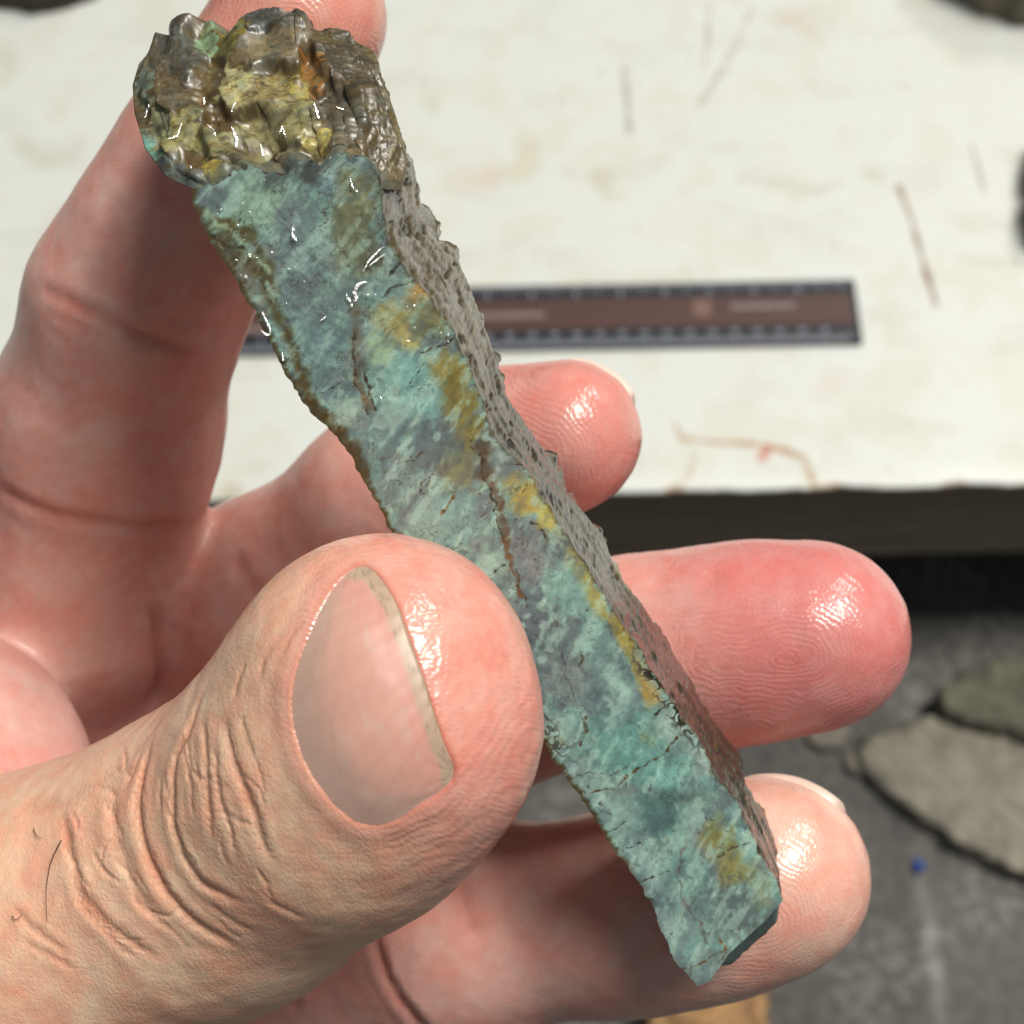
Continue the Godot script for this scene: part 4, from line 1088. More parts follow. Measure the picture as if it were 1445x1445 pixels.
var blocks := {}
const BLK := 8.0
func block_list(p: Vector3) -> PackedInt32Array:
	var key := Vector3i((p / BLK).floor())
	if not blocks.has(key): blocks[key] = near_bones((Vector3(key) + Vector3.ONE * 0.5) * BLK, 2.0 * BLK * 0.87 + KIN)
	return blocks[key]

func sd(p: Vector3) -> float:
	return sdf(p, block_list(p))

func grad(p: Vector3) -> Vector3:
	var l := block_list(p)
	var e := 0.15
	var a := sdf(p + Vector3(e, -e, -e), l)
	var b := sdf(p + Vector3(-e, -e, e), l)
	var c := sdf(p + Vector3(-e, e, -e), l)
	var d := sdf(p + Vector3(e, e, e), l)
	return (Vector3(1, -1, -1) * a + Vector3(-1, -1, 1) * b + Vector3(-1, 1, -1) * c + Vector3.ONE * d).normalized()

func press(p: Vector3) -> Vector3:
	# drops a point, from above the skin along the palm's depth, onto the skin
	var q := p + Vector3(0, 0, 14)
	for i in 60:
		var d := sd(q)
		if d < 0.02: break
		q.z -= d * 0.9
		if q.z < p.z - 40.0: break
	return q

var creases := []
func crease(depth: float, half: float, pts: Array, red := 0.25):
	var q := PackedVector3Array()
	var lo := Vector3.INF
	var hi := -Vector3.INF
	for p in pts:
		var s := press(p)
		q.append(s)
		lo = lo.min(s)
		hi = hi.max(s)
	creases.append([q, depth, half, lo - Vector3.ONE * half * 4.5, hi + Vector3.ONE * half * 4.5, red])

func seg_dist(p: Vector3, a: Vector3, b: Vector3) -> float:
	var d := b - a
	return (p - a - d * clampf((p - a).dot(d) / maxf(d.length_squared(), 1e-6), 0.0, 1.0)).length()

func build_hand():
	# palm and wrist
	bone(0, Vector3(-119.61, -86.50, -235.00), 25.0, Vector3(-93.99, -62.29, -225.00), 24.0)
	bone(0, Vector3(-93.99, -62.29, -225.00), 20.0, Vector3(-47.16, -9.82, -194.00), 11.6)
	bone(0, Vector3(-93.99, -62.29, -225.00), 20.0, Vector3(-34.54, -19.42, -206.00), 12.0)
	bone(0, Vector3(-90.09, -66.74, -222.00), 20.0, Vector3(-28.82, -33.32, -206.00), 12.0)
	bone(0, Vector3(-82.98, -71.46, -215.00), 20.0, Vector3(-23.29, -52.16, -194.00), 12.6)
	bone(0, Vector3(-79.13, -44.69, -195.00), 20.0, Vector3(-57.63, -27.45, -174.00), 16.6)
	# thumb
	chain(1, [[Vector3(-77.28, -55.62, -185.00), 19.09], [Vector3(-50.96, -42.51, -160.00), 16.64], [Vector3(-23.64, -28.34, -148.00), 11.92], [Vector3(-14.03, -20.53, -140.00), 11.67], [Vector3(-9.58, -14.98, -136.00), 10.80]])
	bone(1, Vector3(-10.08, -12.41, -136.20), 10.35, Vector3(-9.18, -16.55, -135.60), 10.35)
	# fingers
	chain(2, [[Vector3(-46.92, -9.38, -193.00), 12.64], [Vector3(-41.35, 9.21, -182.00), 10.83], [Vector3(-36.63, 20.20, -174.00), 9.60], [Vector3(-31.47, 27.70, -170.00), 8.57], [Vector3(-26.81, 34.30, -167.00), 7.95], [Vector3(-19.48, 45.35, -165.00), 7.92]])
	chain(3, [[Vector3(-34.37, -17.29, -205.00), 11.23], [Vector3(-27.26, -9.76, -196.00), 10.35], [Vector3(-12.23, 0.91, -184.00), 8.91], [Vector3(-2.28, 5.23, -177.00), 7.87], [Vector3(5.18, 7.38, -173.00), 7.42]])
	chain(4, [[Vector3(-28.40, -30.01, -203.00), 11.68], [Vector3(-6.02, -19.53, -184.00), 9.93], [Vector3(12.33, -14.27, -175.00), 8.96], [Vector3(21.67, -12.66, -172.00), 8.60], [Vector3(28.84, -11.77, -170.00), 8.97]])
	chain(5, [[Vector3(-21.53, -51.63, -192.00), 12.04], [Vector3(-5.18, -42.11, -180.00), 10.43], [Vector3(11.50, -38.83, -173.00), 8.79], [Vector3(18.83, -36.34, -171.00), 9.09], [Vector3(24.65, -34.44, -169.00), 9.19]])
	# creases: depth mm, half width mm, points
	crease(0.62, 0.42, [Vector3(-27.78, -17.01, -135.00), Vector3(-28.10, -18.62, -135.00), Vector3(-28.48, -20.39, -135.00), Vector3(-28.64, -22.21, -135.00), Vector3(-28.05, -24.73, -135.00), Vector3(-27.19, -26.71, -135.00), Vector3(-26.01, -28.69, -135.00), Vector3(-24.19, -30.57, -135.00), Vector3(-22.05, -32.07, -135.00), Vector3(-19.85, -33.25, -135.00)], 0.5)
	crease(0.50, 0.38, [Vector3(-22.64, -12.46, -135.00), Vector3(-23.49, -14.33, -135.00), Vector3(-24.24, -16.58, -135.00), Vector3(-25.16, -18.19, -135.00), Vector3(-25.37, -20.39, -135.00), Vector3(-25.21, -23.55, -135.00), Vector3(-24.51, -25.53, -135.00), Vector3(-23.01, -27.57, -135.00), Vector3(-21.03, -28.37, -135.00), Vector3(-18.67, -29.12, -135.00)], 0.45)
	crease(0.32, 0.34, [Vector3(-22.94, -15.18, -133.00), Vector3(-22.51, -16.55, -133.00), Vector3(-22.25, -18.24, -133.00), Vector3(-22.09, -22.04, -133.00), Vector3(-21.88, -24.68, -133.00)], 0.3)
	crease(0.40, 0.40, [Vector3(-21.14, -14.65, -133.00), Vector3(-20.67, -16.13, -133.00), Vector3(-20.19, -17.60, -133.00), Vector3(-19.24, -19.56, -133.00), Vector3(-18.40, -21.56, -133.00), Vector3(-17.87, -23.83, -133.00), Vector3(-16.81, -26.05, -133.00)], 0.3)
	crease(0.26, 0.30, [Vector3(-21.67, -16.76, -133.00), Vector3(-21.46, -18.34, -133.00), Vector3(-21.14, -20.88, -133.00), Vector3(-20.40, -22.88, -133.00), Vector3(-19.77, -25.94, -133.00)], 0.25)
	crease(0.40, 0.42, [Vector3(-36.18, -22.98, -138.00), Vector3(-34.97, -25.11, -138.00), Vector3(-34.26, -27.14, -138.00), Vector3(-33.11, -29.55, -138.00), Vector3(-31.03, -31.57, -138.00), Vector3(-28.51, -33.44, -138.00), Vector3(-26.43, -34.37, -138.00)], 0.5)
	crease(0.34, 0.55, [Vector3(-31.05, -21.30, -135.00), Vector3(-30.94, -22.85, -135.00), Vector3(-30.62, -24.19, -135.00), Vector3(-29.71, -26.39, -135.00), Vector3(-28.69, -28.53, -135.00), Vector3(-27.35, -30.25, -135.00), Vector3(-25.21, -31.91, -135.00)], 0.2)
	crease(0.26, 0.35, [Vector3(-34.42, -28.26, -135.00), Vector3(-33.19, -30.41, -135.00), Vector3(-31.69, -31.75, -135.00), Vector3(-29.87, -33.62, -135.00), Vector3(-27.99, -34.69, -135.00)], 0.3)
	crease(0.22, 0.60, [Vector3(-40.67, -24.40, -138.00), Vector3(-39.57, -24.13, -138.00), Vector3(-36.18, -23.25, -138.00), Vector3(-32.72, -21.22, -138.00), Vector3(-30.04, -19.20, -138.00), Vector3(-28.18, -17.06, -138.00), Vector3(-27.30, -15.75, -138.00)], 0.2)
	crease(0.20, 0.32, [Vector3(-39.57, -30.70, -138.00), Vector3(-37.87, -32.23, -138.00), Vector3(-36.18, -33.27, -138.00), Vector3(-34.09, -34.48, -138.00)], 0.25)
	crease(0.16, 0.28, [Vector3(-38.48, -33.55, -138.00), Vector3(-36.28, -34.37, -138.00), Vector3(-33.55, -35.74, -138.00)], 0.2)
	crease(0.18, 0.26, [Vector3(-26.42, -19.40, -133.00), Vector3(-26.58, -21.25, -133.00), Vector3(-26.31, -22.57, -133.00)], 0.3)
	crease(0.16, 0.24, [Vector3(-26.10, -20.98, -133.00), Vector3(-25.68, -22.57, -133.00), Vector3(-24.94, -23.89, -133.00)], 0.3)
	crease(0.16, 0.24, [Vector3(-23.89, -18.34, -133.00), Vector3(-23.62, -20.45, -133.00), Vector3(-23.46, -22.57, -133.00)], 0.2)
	crease(0.16, 0.3, [Vector3(-18.61, -27.32, -133.00), Vector3(-17.02, -28.79, -133.00), Vector3(-14.91, -29.96, -133.00)], 0.2)
	crease(0.14, 0.3, [Vector3(-22.83, -28.90, -133.00), Vector3(-20.72, -30.48, -133.00), Vector3(-19.13, -31.28, -133.00)], 0.2)
	crease(0.16, 0.28, [Vector3(-29.16, -28.90, -133.00), Vector3(-27.58, -30.48, -133.00), Vector3(-25.73, -31.86, -133.00)], 0.2)
	crease(0.14, 0.26, [Vector3(-19.63, -14.43, -131.00), Vector3(-19.05, -15.99, -131.00), Vector3(-18.22, -17.86, -131.00)], 0.2)
	crease(0.22, 0.3, [Vector3(-19.26, -10.79, -131.00), Vector3(-19.89, -12.09, -131.00), Vector3(-20.30, -13.65, -131.00)], 0.2)
	crease(0.16, 0.3, [Vector3(-17.03, -9.49, -131.00), Vector3(-17.81, -10.53, -131.00), Vector3(-18.22, -12.35, -131.00)], 0.2)
	crease(0.14, 0.3, [Vector3(-14.69, -7.67, -131.00), Vector3(-15.73, -8.81, -131.00), Vector3(-16.35, -10.53, -131.00)], 0.2)
	# finger and palm folds
	crease(0.60, 0.60, [Vector3(-44.97, 21.50, -168.00), Vector3(-42.51, 20.17, -168.00), Vector3(-39.84, 18.97, -168.00), Vector3(-36.17, 17.17, -168.00), Vector3(-32.17, 15.64, -168.00), Vector3(-28.17, 14.84, -168.00)], 0.5)
	crease(0.25, 0.5, [Vector3(-43.51, 18.84, -168.00), Vector3(-40.17, 17.37, -168.00), Vector3(-36.17, 15.77, -168.00)], 0.3)
	crease(0.65, 0.70, [Vector3(-51.75, 2.86, -178.00), Vector3(-48.92, 1.59, -178.00), Vector3(-45.39, 0.04, -178.00), Vector3(-40.44, -0.88, -178.00), Vector3(-35.15, -1.09, -178.00), Vector3(-31.97, -0.39, -178.00)], 0.5)
	crease(0.8, 0.8, [Vector3(-36.99, -8.86, -190.00), Vector3(-36.99, -11.88, -190.00), Vector3(-37.29, -14.89, -190.00), Vector3(-37.74, -18.66, -190.00), Vector3(-39.02, -21.68, -190.00)], 0.4)
	crease(0.5, 0.8, [Vector3(-28.77, -3.62, -192.00), Vector3(-27.62, -6.29, -192.00), Vector3(-25.72, -8.57, -192.00), Vector3(-23.81, -9.72, -192.00)], 0.4)
	crease(0.8, 0.60, [Vector3(-13.41, -39.42, -172.00), Vector3(-12.94, -41.81, -172.00), Vector3(-12.12, -44.34, -172.00), Vector3(-10.75, -46.59, -172.00), Vector3(-8.91, -48.98, -172.00), Vector3(-7.68, -51.03, -172.00)], 0.6)
	crease(0.5, 0.7, [Vector3(-23.93, -45.91, -172.00), Vector3(-22.70, -47.61, -172.00), Vector3(-20.65, -50.00, -172.00)], 0.5)
	crease(0.25, 0.7, [Vector3(-4.97, -33.84, -168.00), Vector3(-4.50, -37.17, -168.00), Vector3(-3.37, -40.17, -168.00)], 0.4)
	crease(0.3, 0.7, [Vector3(17.19, -8.35, -165.00), Vector3(18.17, -6.78, -165.00), Vector3(18.83, -5.86, -165.00), Vector3(19.22, -5.27, -165.00)], 0.15)
	for c in [
		[0.07, 0.20, [Vector3(-30.13, -19.77, -135.00), Vector3(-29.26, -20.06, -135.00), Vector3(-28.34, -20.02, -135.00)]],
		[0.14, 0.16, [Vector3(-34.80, -23.54, -135.00), Vector3(-34.17, -24.20, -135.00), Vector3(-33.80, -25.03, -135.00)]],
		[0.15, 0.15, [Vector3(-32.66, -26.04, -135.00), Vector3(-31.24, -27.59, -135.00), Vector3(-29.36, -28.55, -135.00)]],
		[0.12, 0.20, [Vector3(-21.25, -21.63, -135.00), Vector3(-19.82, -22.18, -135.00), Vector3(-18.31, -22.47, -135.00)]],
		[0.13, 0.20, [Vector3(-23.36, -18.33, -135.00), Vector3(-22.95, -19.17, -135.00), Vector3(-22.44, -19.96, -135.00)]],
		[0.14, 0.18, [Vector3(-24.92, -24.16, -135.00), Vector3(-24.09, -25.32, -135.00), Vector3(-23.11, -26.36, -135.00)]],
		[0.10, 0.19, [Vector3(-31.47, -20.21, -135.00), Vector3(-30.58, -20.41, -135.00), Vector3(-29.66, -20.47, -135.00)]],
		[0.14, 0.19, [Vector3(-24.55, -17.24, -135.00), Vector3(-24.06, -18.65, -135.00), Vector3(-23.84, -20.13, -135.00)]],
		[0.10, 0.18, [Vector3(-18.40, -17.27, -135.00), Vector3(-17.82, -18.71, -135.00), Vector3(-17.50, -20.24, -135.00)]],
		[0.15, 0.19, [Vector3(-28.08, -30.26, -135.00), Vector3(-26.06, -30.61, -135.00), Vector3(-24.28, -29.59, -135.00)]],
		[0.14, 0.18, [Vector3(-24.22, -16.61, -135.00), Vector3(-23.74, -18.77, -135.00), Vector3(-22.22, -20.37, -135.00)]],
		[0.08, 0.16, [Vector3(-28.80, -27.15, -135.00), Vector3(-28.11, -27.92, -135.00), Vector3(-27.48, -28.73, -135.00)]],
		[0.08, 0.19, [Vector3(-22.66, -19.19, -135.00), Vector3(-21.30, -19.30, -135.00), Vector3(-20.09, -19.93, -135.00)]],
		[0.15, 0.21, [Vector3(-30.89, -18.58, -135.00), Vector3(-30.37, -19.92, -135.00), Vector3(-29.21, -20.77, -135.00)]],
		[0.07, 0.22, [Vector3(-28.67, -20.33, -135.00), Vector3(-28.10, -21.06, -135.00), Vector3(-27.80, -21.94, -135.00)]],
		[0.10, 0.20, [Vector3(-33.09, -21.74, -135.00), Vector3(-31.69, -21.61, -135.00), Vector3(-30.38, -22.12, -135.00)]],
		[0.07, 0.23, [Vector3(-19.63, -27.49, -135.00), Vector3(-18.13, -28.32, -135.00), Vector3(-16.59, -29.06, -135.00)]],
		[0.08, 0.21, [Vector3(-22.15, -30.23, -135.00), Vector3(-21.34, -31.32, -135.00), Vector3(-20.19, -32.04, -135.00)]],
		[0.08, 0.20, [Vector3(-35.24, -18.40, -135.00), Vector3(-33.82, -18.31, -135.00), Vector3(-32.48, -18.79, -135.00)]],
		[0.10, 0.21, [Vector3(-26.56, -31.09, -135.00), Vector3(-25.32, -32.16, -135.00), Vector3(-24.38, -33.50, -135.00)]],
		[0.15, 0.19, [Vector3(-18.59, -25.56, -135.00), Vector3(-17.83, -26.81, -135.00), Vector3(-17.54, -28.25, -135.00)]],
		[0.11, 0.21, [Vector3(-28.74, -18.13, -135.00), Vector3(-29.19, -19.89, -135.00), Vector3(-30.15, -21.44, -135.00)]],
		[0.14, 0.22, [Vector3(-26.30, -19.07, -135.00), Vector3(-25.92, -20.76, -135.00), Vector3(-25.36, -22.40, -135.00)]],
		[0.14, 0.18, [Vector3(-30.71, -26.44, -135.00), Vector3(-29.46, -27.32, -135.00), Vector3(-28.67, -28.63, -135.00)]],
		[0.13, 0.17, [Vector3(-30.37, -24.44, -135.00), Vector3(-31.43, -25.79, -135.00), Vector3(-31.67, -27.49, -135.00)]],
		[0.13, 0.24, [Vector3(-32.00, -22.39, -135.00), Vector3(-30.63, -23.68, -135.00), Vector3(-29.46, -25.16, -135.00)]],
		[0.13, 0.22, [Vector3(-21.24, -23.85, -135.00), Vector3(-21.14, -24.92, -135.00), Vector3(-20.74, -25.92, -135.00)]],
		[0.09, 0.17, [Vector3(-29.86, -32.88, -135.00), Vector3(-28.76, -32.81, -135.00), Vector3(-27.70, -32.50, -135.00)]],
		[0.12, 0.22, [Vector3(-32.35, -26.20, -135.00), Vector3(-31.58, -27.47, -135.00), Vector3(-30.35, -28.29, -135.00)]],
		[0.11, 0.17, [Vector3(-34.73, -26.52, -135.00), Vector3(-33.70, -28.05, -135.00), Vector3(-32.19, -29.10, -135.00)]],
		[0.08, 0.24, [Vector3(-20.27, -21.49, -135.00), Vector3(-21.01, -22.71, -135.00), Vector3(-21.74, -23.93, -135.00)]],
		[0.12, 0.19, [Vector3(-35.31, -25.57, -135.00), Vector3(-34.65, -26.86, -135.00), Vector3(-33.64, -27.88, -135.00)]],
		[0.13, 0.16, [Vector3(-19.26, -18.70, -135.00), Vector3(-17.93, -19.66, -135.00), Vector3(-17.51, -21.24, -135.00)]],
		[0.09, 0.17, [Vector3(-23.54, -19.18, -135.00), Vector3(-21.68, -19.62, -135.00), Vector3(-19.87, -20.24, -135.00)]]
	]: crease(c[0], c[1], c[2], 0.16)

	var tips := [ # group, centre, direction of the finger, way the pad faces, how far the print reaches back
		[1, Vector3(-8.99, -14.71, -136.00), Vector3(0.86, 0.36, 0.20), Vector3(0.45, -0.1, -0.85), -1.0],
		[2, Vector3(-19.48, 45.35, -165.00), Vector3(0.5, 0.85, 0.1), Vector3(0.1, -0.1, 0.95), -11.0],
		[3, Vector3(5.18, 7.38, -173.00), Vector3(0.9, -0.2, 0.1), Vector3(-0.2, -0.4, 0.9), -10.0],
		[4, Vector3(28.84, -11.77, -170.00), Vector3(0.97, 0.1, 0.1), Vector3(0.0, -0.1, 0.99), -13.0],
		[5, Vector3(24.65, -34.44, -169.00), Vector3(0.95, 0.2, 0.1), Vector3(0.0, -0.2, 0.97), -11.0],
	]
	var home := Vector3(-43.50, -20.37, -185.00)
	var nail := nail_grid()

	# --- surface nets on a 1 mm grid, only near the skin
	var lo := Vector3.INF
	var hi := -Vector3.INF
	for i in ca.size():
		var r := Vector3.ONE * (maxf(cr0[i], cr1[i]) + 3.0)
		lo = lo.min(ca[i] - r).min(ca[i] + cd[i] - r)
		hi = hi.max(ca[i] + r).max(ca[i] + cd[i] + r)
	var b0 := Vector3i((lo / BLK).floor())
	var b1 := Vector3i((hi / BLK).floor()) + Vector3i.ONE
	var nx := (b1.x - b0.x) * 8 + 1
	var ny := (b1.y - b0.y) * 8 + 1
	var nz := (b1.z - b0.z) * 8 + 1
	var org := Vector3(b0) * BLK
	var val := PackedFloat32Array()
	val.resize(nx * ny * nz)
	val.fill(99.0)
	var cid := PackedInt32Array()
	cid.resize(nx * ny * nz)
	cid.fill(-1)
	var act: Array[Vector3i] = []
	for bz in range(b0.z, b1.z):
		for by in range(b0.y, b1.y):
			for bx in range(b0.x, b1.x):
				var key := Vector3i(bx, by, bz)
				var mid := (Vector3(key) + Vector3.ONE * 0.5) * BLK
				var l := block_list(mid)
				if absf(sdf(mid, l)) > BLK * 0.87 + 2.5: continue
				act.append(key)
				var k0 := key - b0
				for z in 9:
					for y in 9:
						for x in 9:
							var id := ((k0.z * 8 + z) * ny + k0.y * 8 + y) * nx + k0.x * 8 + x
							if val[id] > 98.0: val[id] = sdf(Vector3(key) * BLK + Vector3(x, y, z), l)
	var p := PackedVector3Array()
	var offs := [0, 1, nx, nx + 1, nx * ny, nx * ny + 1, nx * ny + nx, nx * ny + nx + 1]
	var pairs := [[0, 1], [2, 3], [4, 5], [6, 7], [0, 2], [1, 3], [4, 6], [5, 7], [0, 4], [1, 5], [2, 6], [3, 7]]
	var where := []
	for o in 8: where.append(Vector3(o & 1, (o >> 1) & 1, (o >> 2) & 1))
	for key in act:
		var k0 := key - b0
		for z in 8:
			for y in 8:
				for x in 8:
					var id := ((k0.z * 8 + z) * ny + k0.y * 8 + y) * nx + k0.x * 8 + x
					var neg := 0
					for o in 8:
						if val[id + offs[o]] < 0.0: neg += 1
					if neg == 0 or neg == 8: continue
					var sum := Vector3()
					var cnt := 0
					for e in pairs:
						var va: float = val[id + offs[e[0]]]
						var vb: float = val[id + offs[e[1]]]
						if (va < 0.0) != (vb < 0.0):
							sum += (where[e[0]] as Vector3).lerp(where[e[1]], va / (va - vb))
							cnt += 1
					cid[id] = p.size()
					p.append(org + Vector3(k0 * 8) + Vector3(x, y, z) + sum / cnt)
	var idx := PackedInt32Array()
	var steps := [1, nx, nx * ny]
	for key in act:
		var k0 := key - b0
		for z in 8:
			for y in 8:
				for x in 8:
					var id := ((k0.z * 8 + z) * ny + k0.y * 8 + y) * nx + k0.x * 8 + x
					if cid[id] < 0: continue
					for ax in 3:
						var s0: int = steps[ax]
						if (val[id] < 0.0) == (val[id + s0] < 0.0): continue
						var s1: int = steps[(ax + 1) % 3]
						var s2: int = steps[(ax + 2) % 3]
						if id - s1 - s2 < 0: continue
						var q0 := cid[id]
						var q1 := cid[id - s1]
						var q2 := cid[id - s1 - s2]
						var q3 := cid[id - s2]
						if q1 < 0 or q2 < 0 or q3 < 0: continue
						if val[id] < 0.0: idx.append_array(PackedInt32Array([q0, q2, q1, q0, q3, q2]))
						else: idx.append_array(PackedInt32Array([q0, q1, q2, q0, q2, q3]))
	for i in p.size():
		for it in 2: p[i] -= grad(p[i]) * sd(p[i])
	# --- finer where the skin faces the eye, finest on the thumb
	for level in 3:
		var nrm := smooth_normals(p, idx)
		if level == 0 and nrm[idx[0]].dot(grad(p[idx[0]])) < 0.0:
			for t in range(0, idx.size(), 3):
				var s := idx[t]
				idx[t] = idx[t + 1]
				idx[t + 1] = s
			nrm = smooth_normals(p, idx)
		var want := PackedByteArray()
		want.resize(p.size())
		for i in p.size():
			var q := p[i]
			var ok := nrm[i].z > -0.25 and q.x > -q.z * -0.33 
			ok = ok and q.x > q.z * 0.32 and q.y > q.z * 0.32
			if level == 1: ok = ok and (q.z > -158.0 and q.x < 8.0)
			if level == 2: ok = ok and (q.z > -150.0 and q.x < 4.0 and q.y < 0.0 and nrm[i].z > 0.1)
			want[i] = 1 if ok else 0
		var mids := {}
		var out := PackedInt32Array()
		for t in range(0, idx.size(), 3):
			var tri := [idx[t], idx[t + 1], idx[t + 2]]
			var m := [-1, -1, -1]
			var count := 0
			for e in 3:
				var u: int = tri[e]
				var v: int = tri[(e + 1) % 3]
				if want[u] and want[v]:
					var ek := (mini(u, v) << 24) | maxi(u, v)
					if not mids.has(ek):
						var q := (p[u] + p[v]) * 0.5
						var nn := (nrm[u] + nrm[v]).normalized()
						q -= nn * sd(q)
						mids[ek] = p.size()
						p.append(q)
					m[e] = mids[ek]
					count += 1
			if count == 0: out.append_array(PackedInt32Array(tri))
			elif count == 3: out.append_array(PackedInt32Array([tri[0], m[0], m[2], m[0], tri[1], m[1], m[2], m[1], tri[2], m[0], m[1], m[2]]))
			else:
				# one or two split edges: turn the triangle so that the first split edge leads
				var r := 0
				while not (m[r] >= 0 and (count == 1 or m[(r + 1) % 3] >= 0)): r += 1
				var a: int = tri[r]
				var b: int = tri[(r + 1) % 3]
				var c: int = tri[(r + 2) % 3]
				if count == 1: out.append_array(PackedInt32Array([a, m[r], c, m[r], b, c]))
				else: out.append_array(PackedInt32Array([m[r], b, m[(r + 1) % 3], a, m[r], m[(r + 1) % 3], a, m[(r + 1) % 3], c]))
		idx = out
	# --- folds, lumps, colour
	var nrm0 := smooth_normals(p, idx)
	var col := PackedColorArray()
	var uv := PackedVector2Array()
	var kind := PackedByteArray()
	col.resize(p.size())
	uv.resize(p.size())
	kind.resize(p.size())
	var bare := p.duplicate()
	for i in p.size():
		var q := bare[i]
		var g := group_at(q)
		var look := skin_color(q, g, nrm0[i], tips)
		var d := 0.16 * noise.get_noise_3d(q.x * 0.09, q.y * 0.09, q.z * 0.09) + 0.03 * fine.get_noise_3d(q.x * 0.4, q.y * 0.4, q.z * 0.4)
		if g == 1: d += 0.004 * fine.get_noise_3d(q.x * 1.3, q.y * 1.3, q.z * 1.3)
		var red := 0.0
		for c in creases:
			if q.x < c[3].x or q.y < c[3].y or q.z < c[3].z or q.x > c[4].x or q.y > c[4].y or q.z > c[4].z: continue
			var pl: PackedVector3Array = c[0]
			var best := 1e6
			var f := 0.0
			for s in pl.size() - 1:
				var dd := pl[s + 1] - pl[s]
				var t := clampf((q - pl[s]).dot(dd) / dd.length_squared(), 0.0, 1.0)
				var l := (q - pl[s] - dd * t).length()
				if l < best:
					best = l
					f = (s + t) / (pl.size() - 1)
			best += 0.10 * fine.get_noise_3d(q.x * 2.0, q.y * 2.0, q.z * 2.0)
			var taper := smoothstep(0.0, 0.22, f) * smoothstep(1.0, 0.78, f)
			var x: float = maxf(best, 0.0) / c[2]
			d += c[1] * 0.44 * taper * (-exp(-x * x) + 0.26 * exp(-(x - 2.3) * (x - 2.3) * 0.6))
			red = maxf(red, c[5] * taper * exp(-x * x * 0.6))
		if g == 1 and q.z > -150.0: 
			var nd := nail_side(q, nail)
			if nd < 6.0:
				# the bed sinks below the nail, the fold stands up round its root
				d += -0.30 * smoothstep(0.25, -0.3, nd) + 0.13 * exp(-(nd - 0.75) * (nd - 0.75) / 0.55) * nail_root(q, nail)
				red = maxf(red, 0.55 * exp(-nd * nd / 0.12))
				look = look.lerp(Color(0.60, 0.27, 0.22), 0.45 * exp(-(nd - 0.6) * (nd - 0.6) / 0.8) * nail_root(q, nail))
		look = look.lerp(Color(look.r * 0.62, look.g * 0.36, look.b * 0.28), red)
		p[i] = q + nrm0[i] * d
		col[i] = look
		kind[i] = 1 if g == 1 else 0
		for tp in tips:
			if tp[0] != g: continue
			var rel: Vector3 = q - tp[1]
			var ax: Vector3 = (tp[2] as Vector3).normalized()
			var side := ax.cross(tp[3]).normalized()
			uv[i] = Vector2(0.5 + rel.dot(side) / 28.0, 0.5 + rel.dot(ax) / 28.0)
			if rel.dot(ax) > tp[4]: kind[i] = 2
	var n := smooth_normals(p, idx)
	for i in p.size(): p[i] = (p[i] - home) * 0.001
	var hand := held_root("hand", home)
	tag(hand, "wet left hand gripping the stone slab between thumb and fingers", "hand", "", "thing")
	var skin := ArrayMesh.new()
	for k in 3:
		var remap := {}
		var pp := PackedVector3Array()
		var pn := PackedVector3Array()
		var pc := PackedColorArray()
		var pu := PackedVector2Array()
		var pi := PackedInt32Array()
		for t in range(0, idx.size(), 3):
			if kind[idx[t]] != k: continue
			for e in 3:
				var v := idx[t + e]
				if not remap.has(v):
					remap[v] = pp.size()
					pp.append(p[v])
					pn.append(n[v])
					pc.append(col[v])
					pu.append(uv[v])
				pi.append(remap[v])
		var arr := []
		arr.resize(Mesh.ARRAY_MAX)
		arr[Mesh.ARRAY_VERTEX] = pp
		arr[Mesh.ARRAY_NORMAL] = pn
		arr[Mesh.ARRAY_COLOR] = pc
		arr[Mesh.ARRAY_TEX_UV] = pu
		arr[Mesh.ARRAY_INDEX] = pi
		skin.add_surface_from_arrays(Mesh.PRIMITIVE_TRIANGLES, arr)
		skin.surface_set_material(k, skin_material(k))
	put("skin", skin, null, hand)
	print("skin triangles ", idx.size() / 3)
	build_nail(hand, home, nail)
	# short dark hairs on the back of the thumb
	for pts in [[Vector3(-35.31, -25.70, -140.00), Vector3(-35.81, -26.70, -140.00), Vector3(-36.14, -27.64, -140.00), Vector3(-36.31, -29.25, -140.00), Vector3(-36.25, -30.53, -140.00), Vector3(-36.14, -31.75, -140.00)], [Vector3(-39.20, -31.64, -142.00), Vector3(-38.91, -31.93, -142.00), Vector3(-38.63, -31.81, -142.00), Vector3(-38.35, -31.53, -142.00)], [Vector3(-38.13, -25.22, -142.00), Vector3(-37.73, -25.67, -142.00), Vector3(-37.17, -25.78, -142.00)]]:
		var line := []
		for q in pts: line.append((press(q) + Vector3(0, 0, 0.25) - home) * 0.001)
		put("hair", thread(line, 0.000045), mat(Color8(60, 36, 26), 0.4), hand)

func group_at(q: Vector3) -> int:
	var best := 1e6
	var g := 0
	for i in block_list(q):
		var v := q - ca[i]
		var t := clampf(v.dot(cd[i]) / cl[i], 0.0, 1.0)
		var d := (v - cd[i] * t).length() - lerpf(cr0[i], cr1[i], t)
		if d < best:
			best = d
			g = cg[i]
	return g

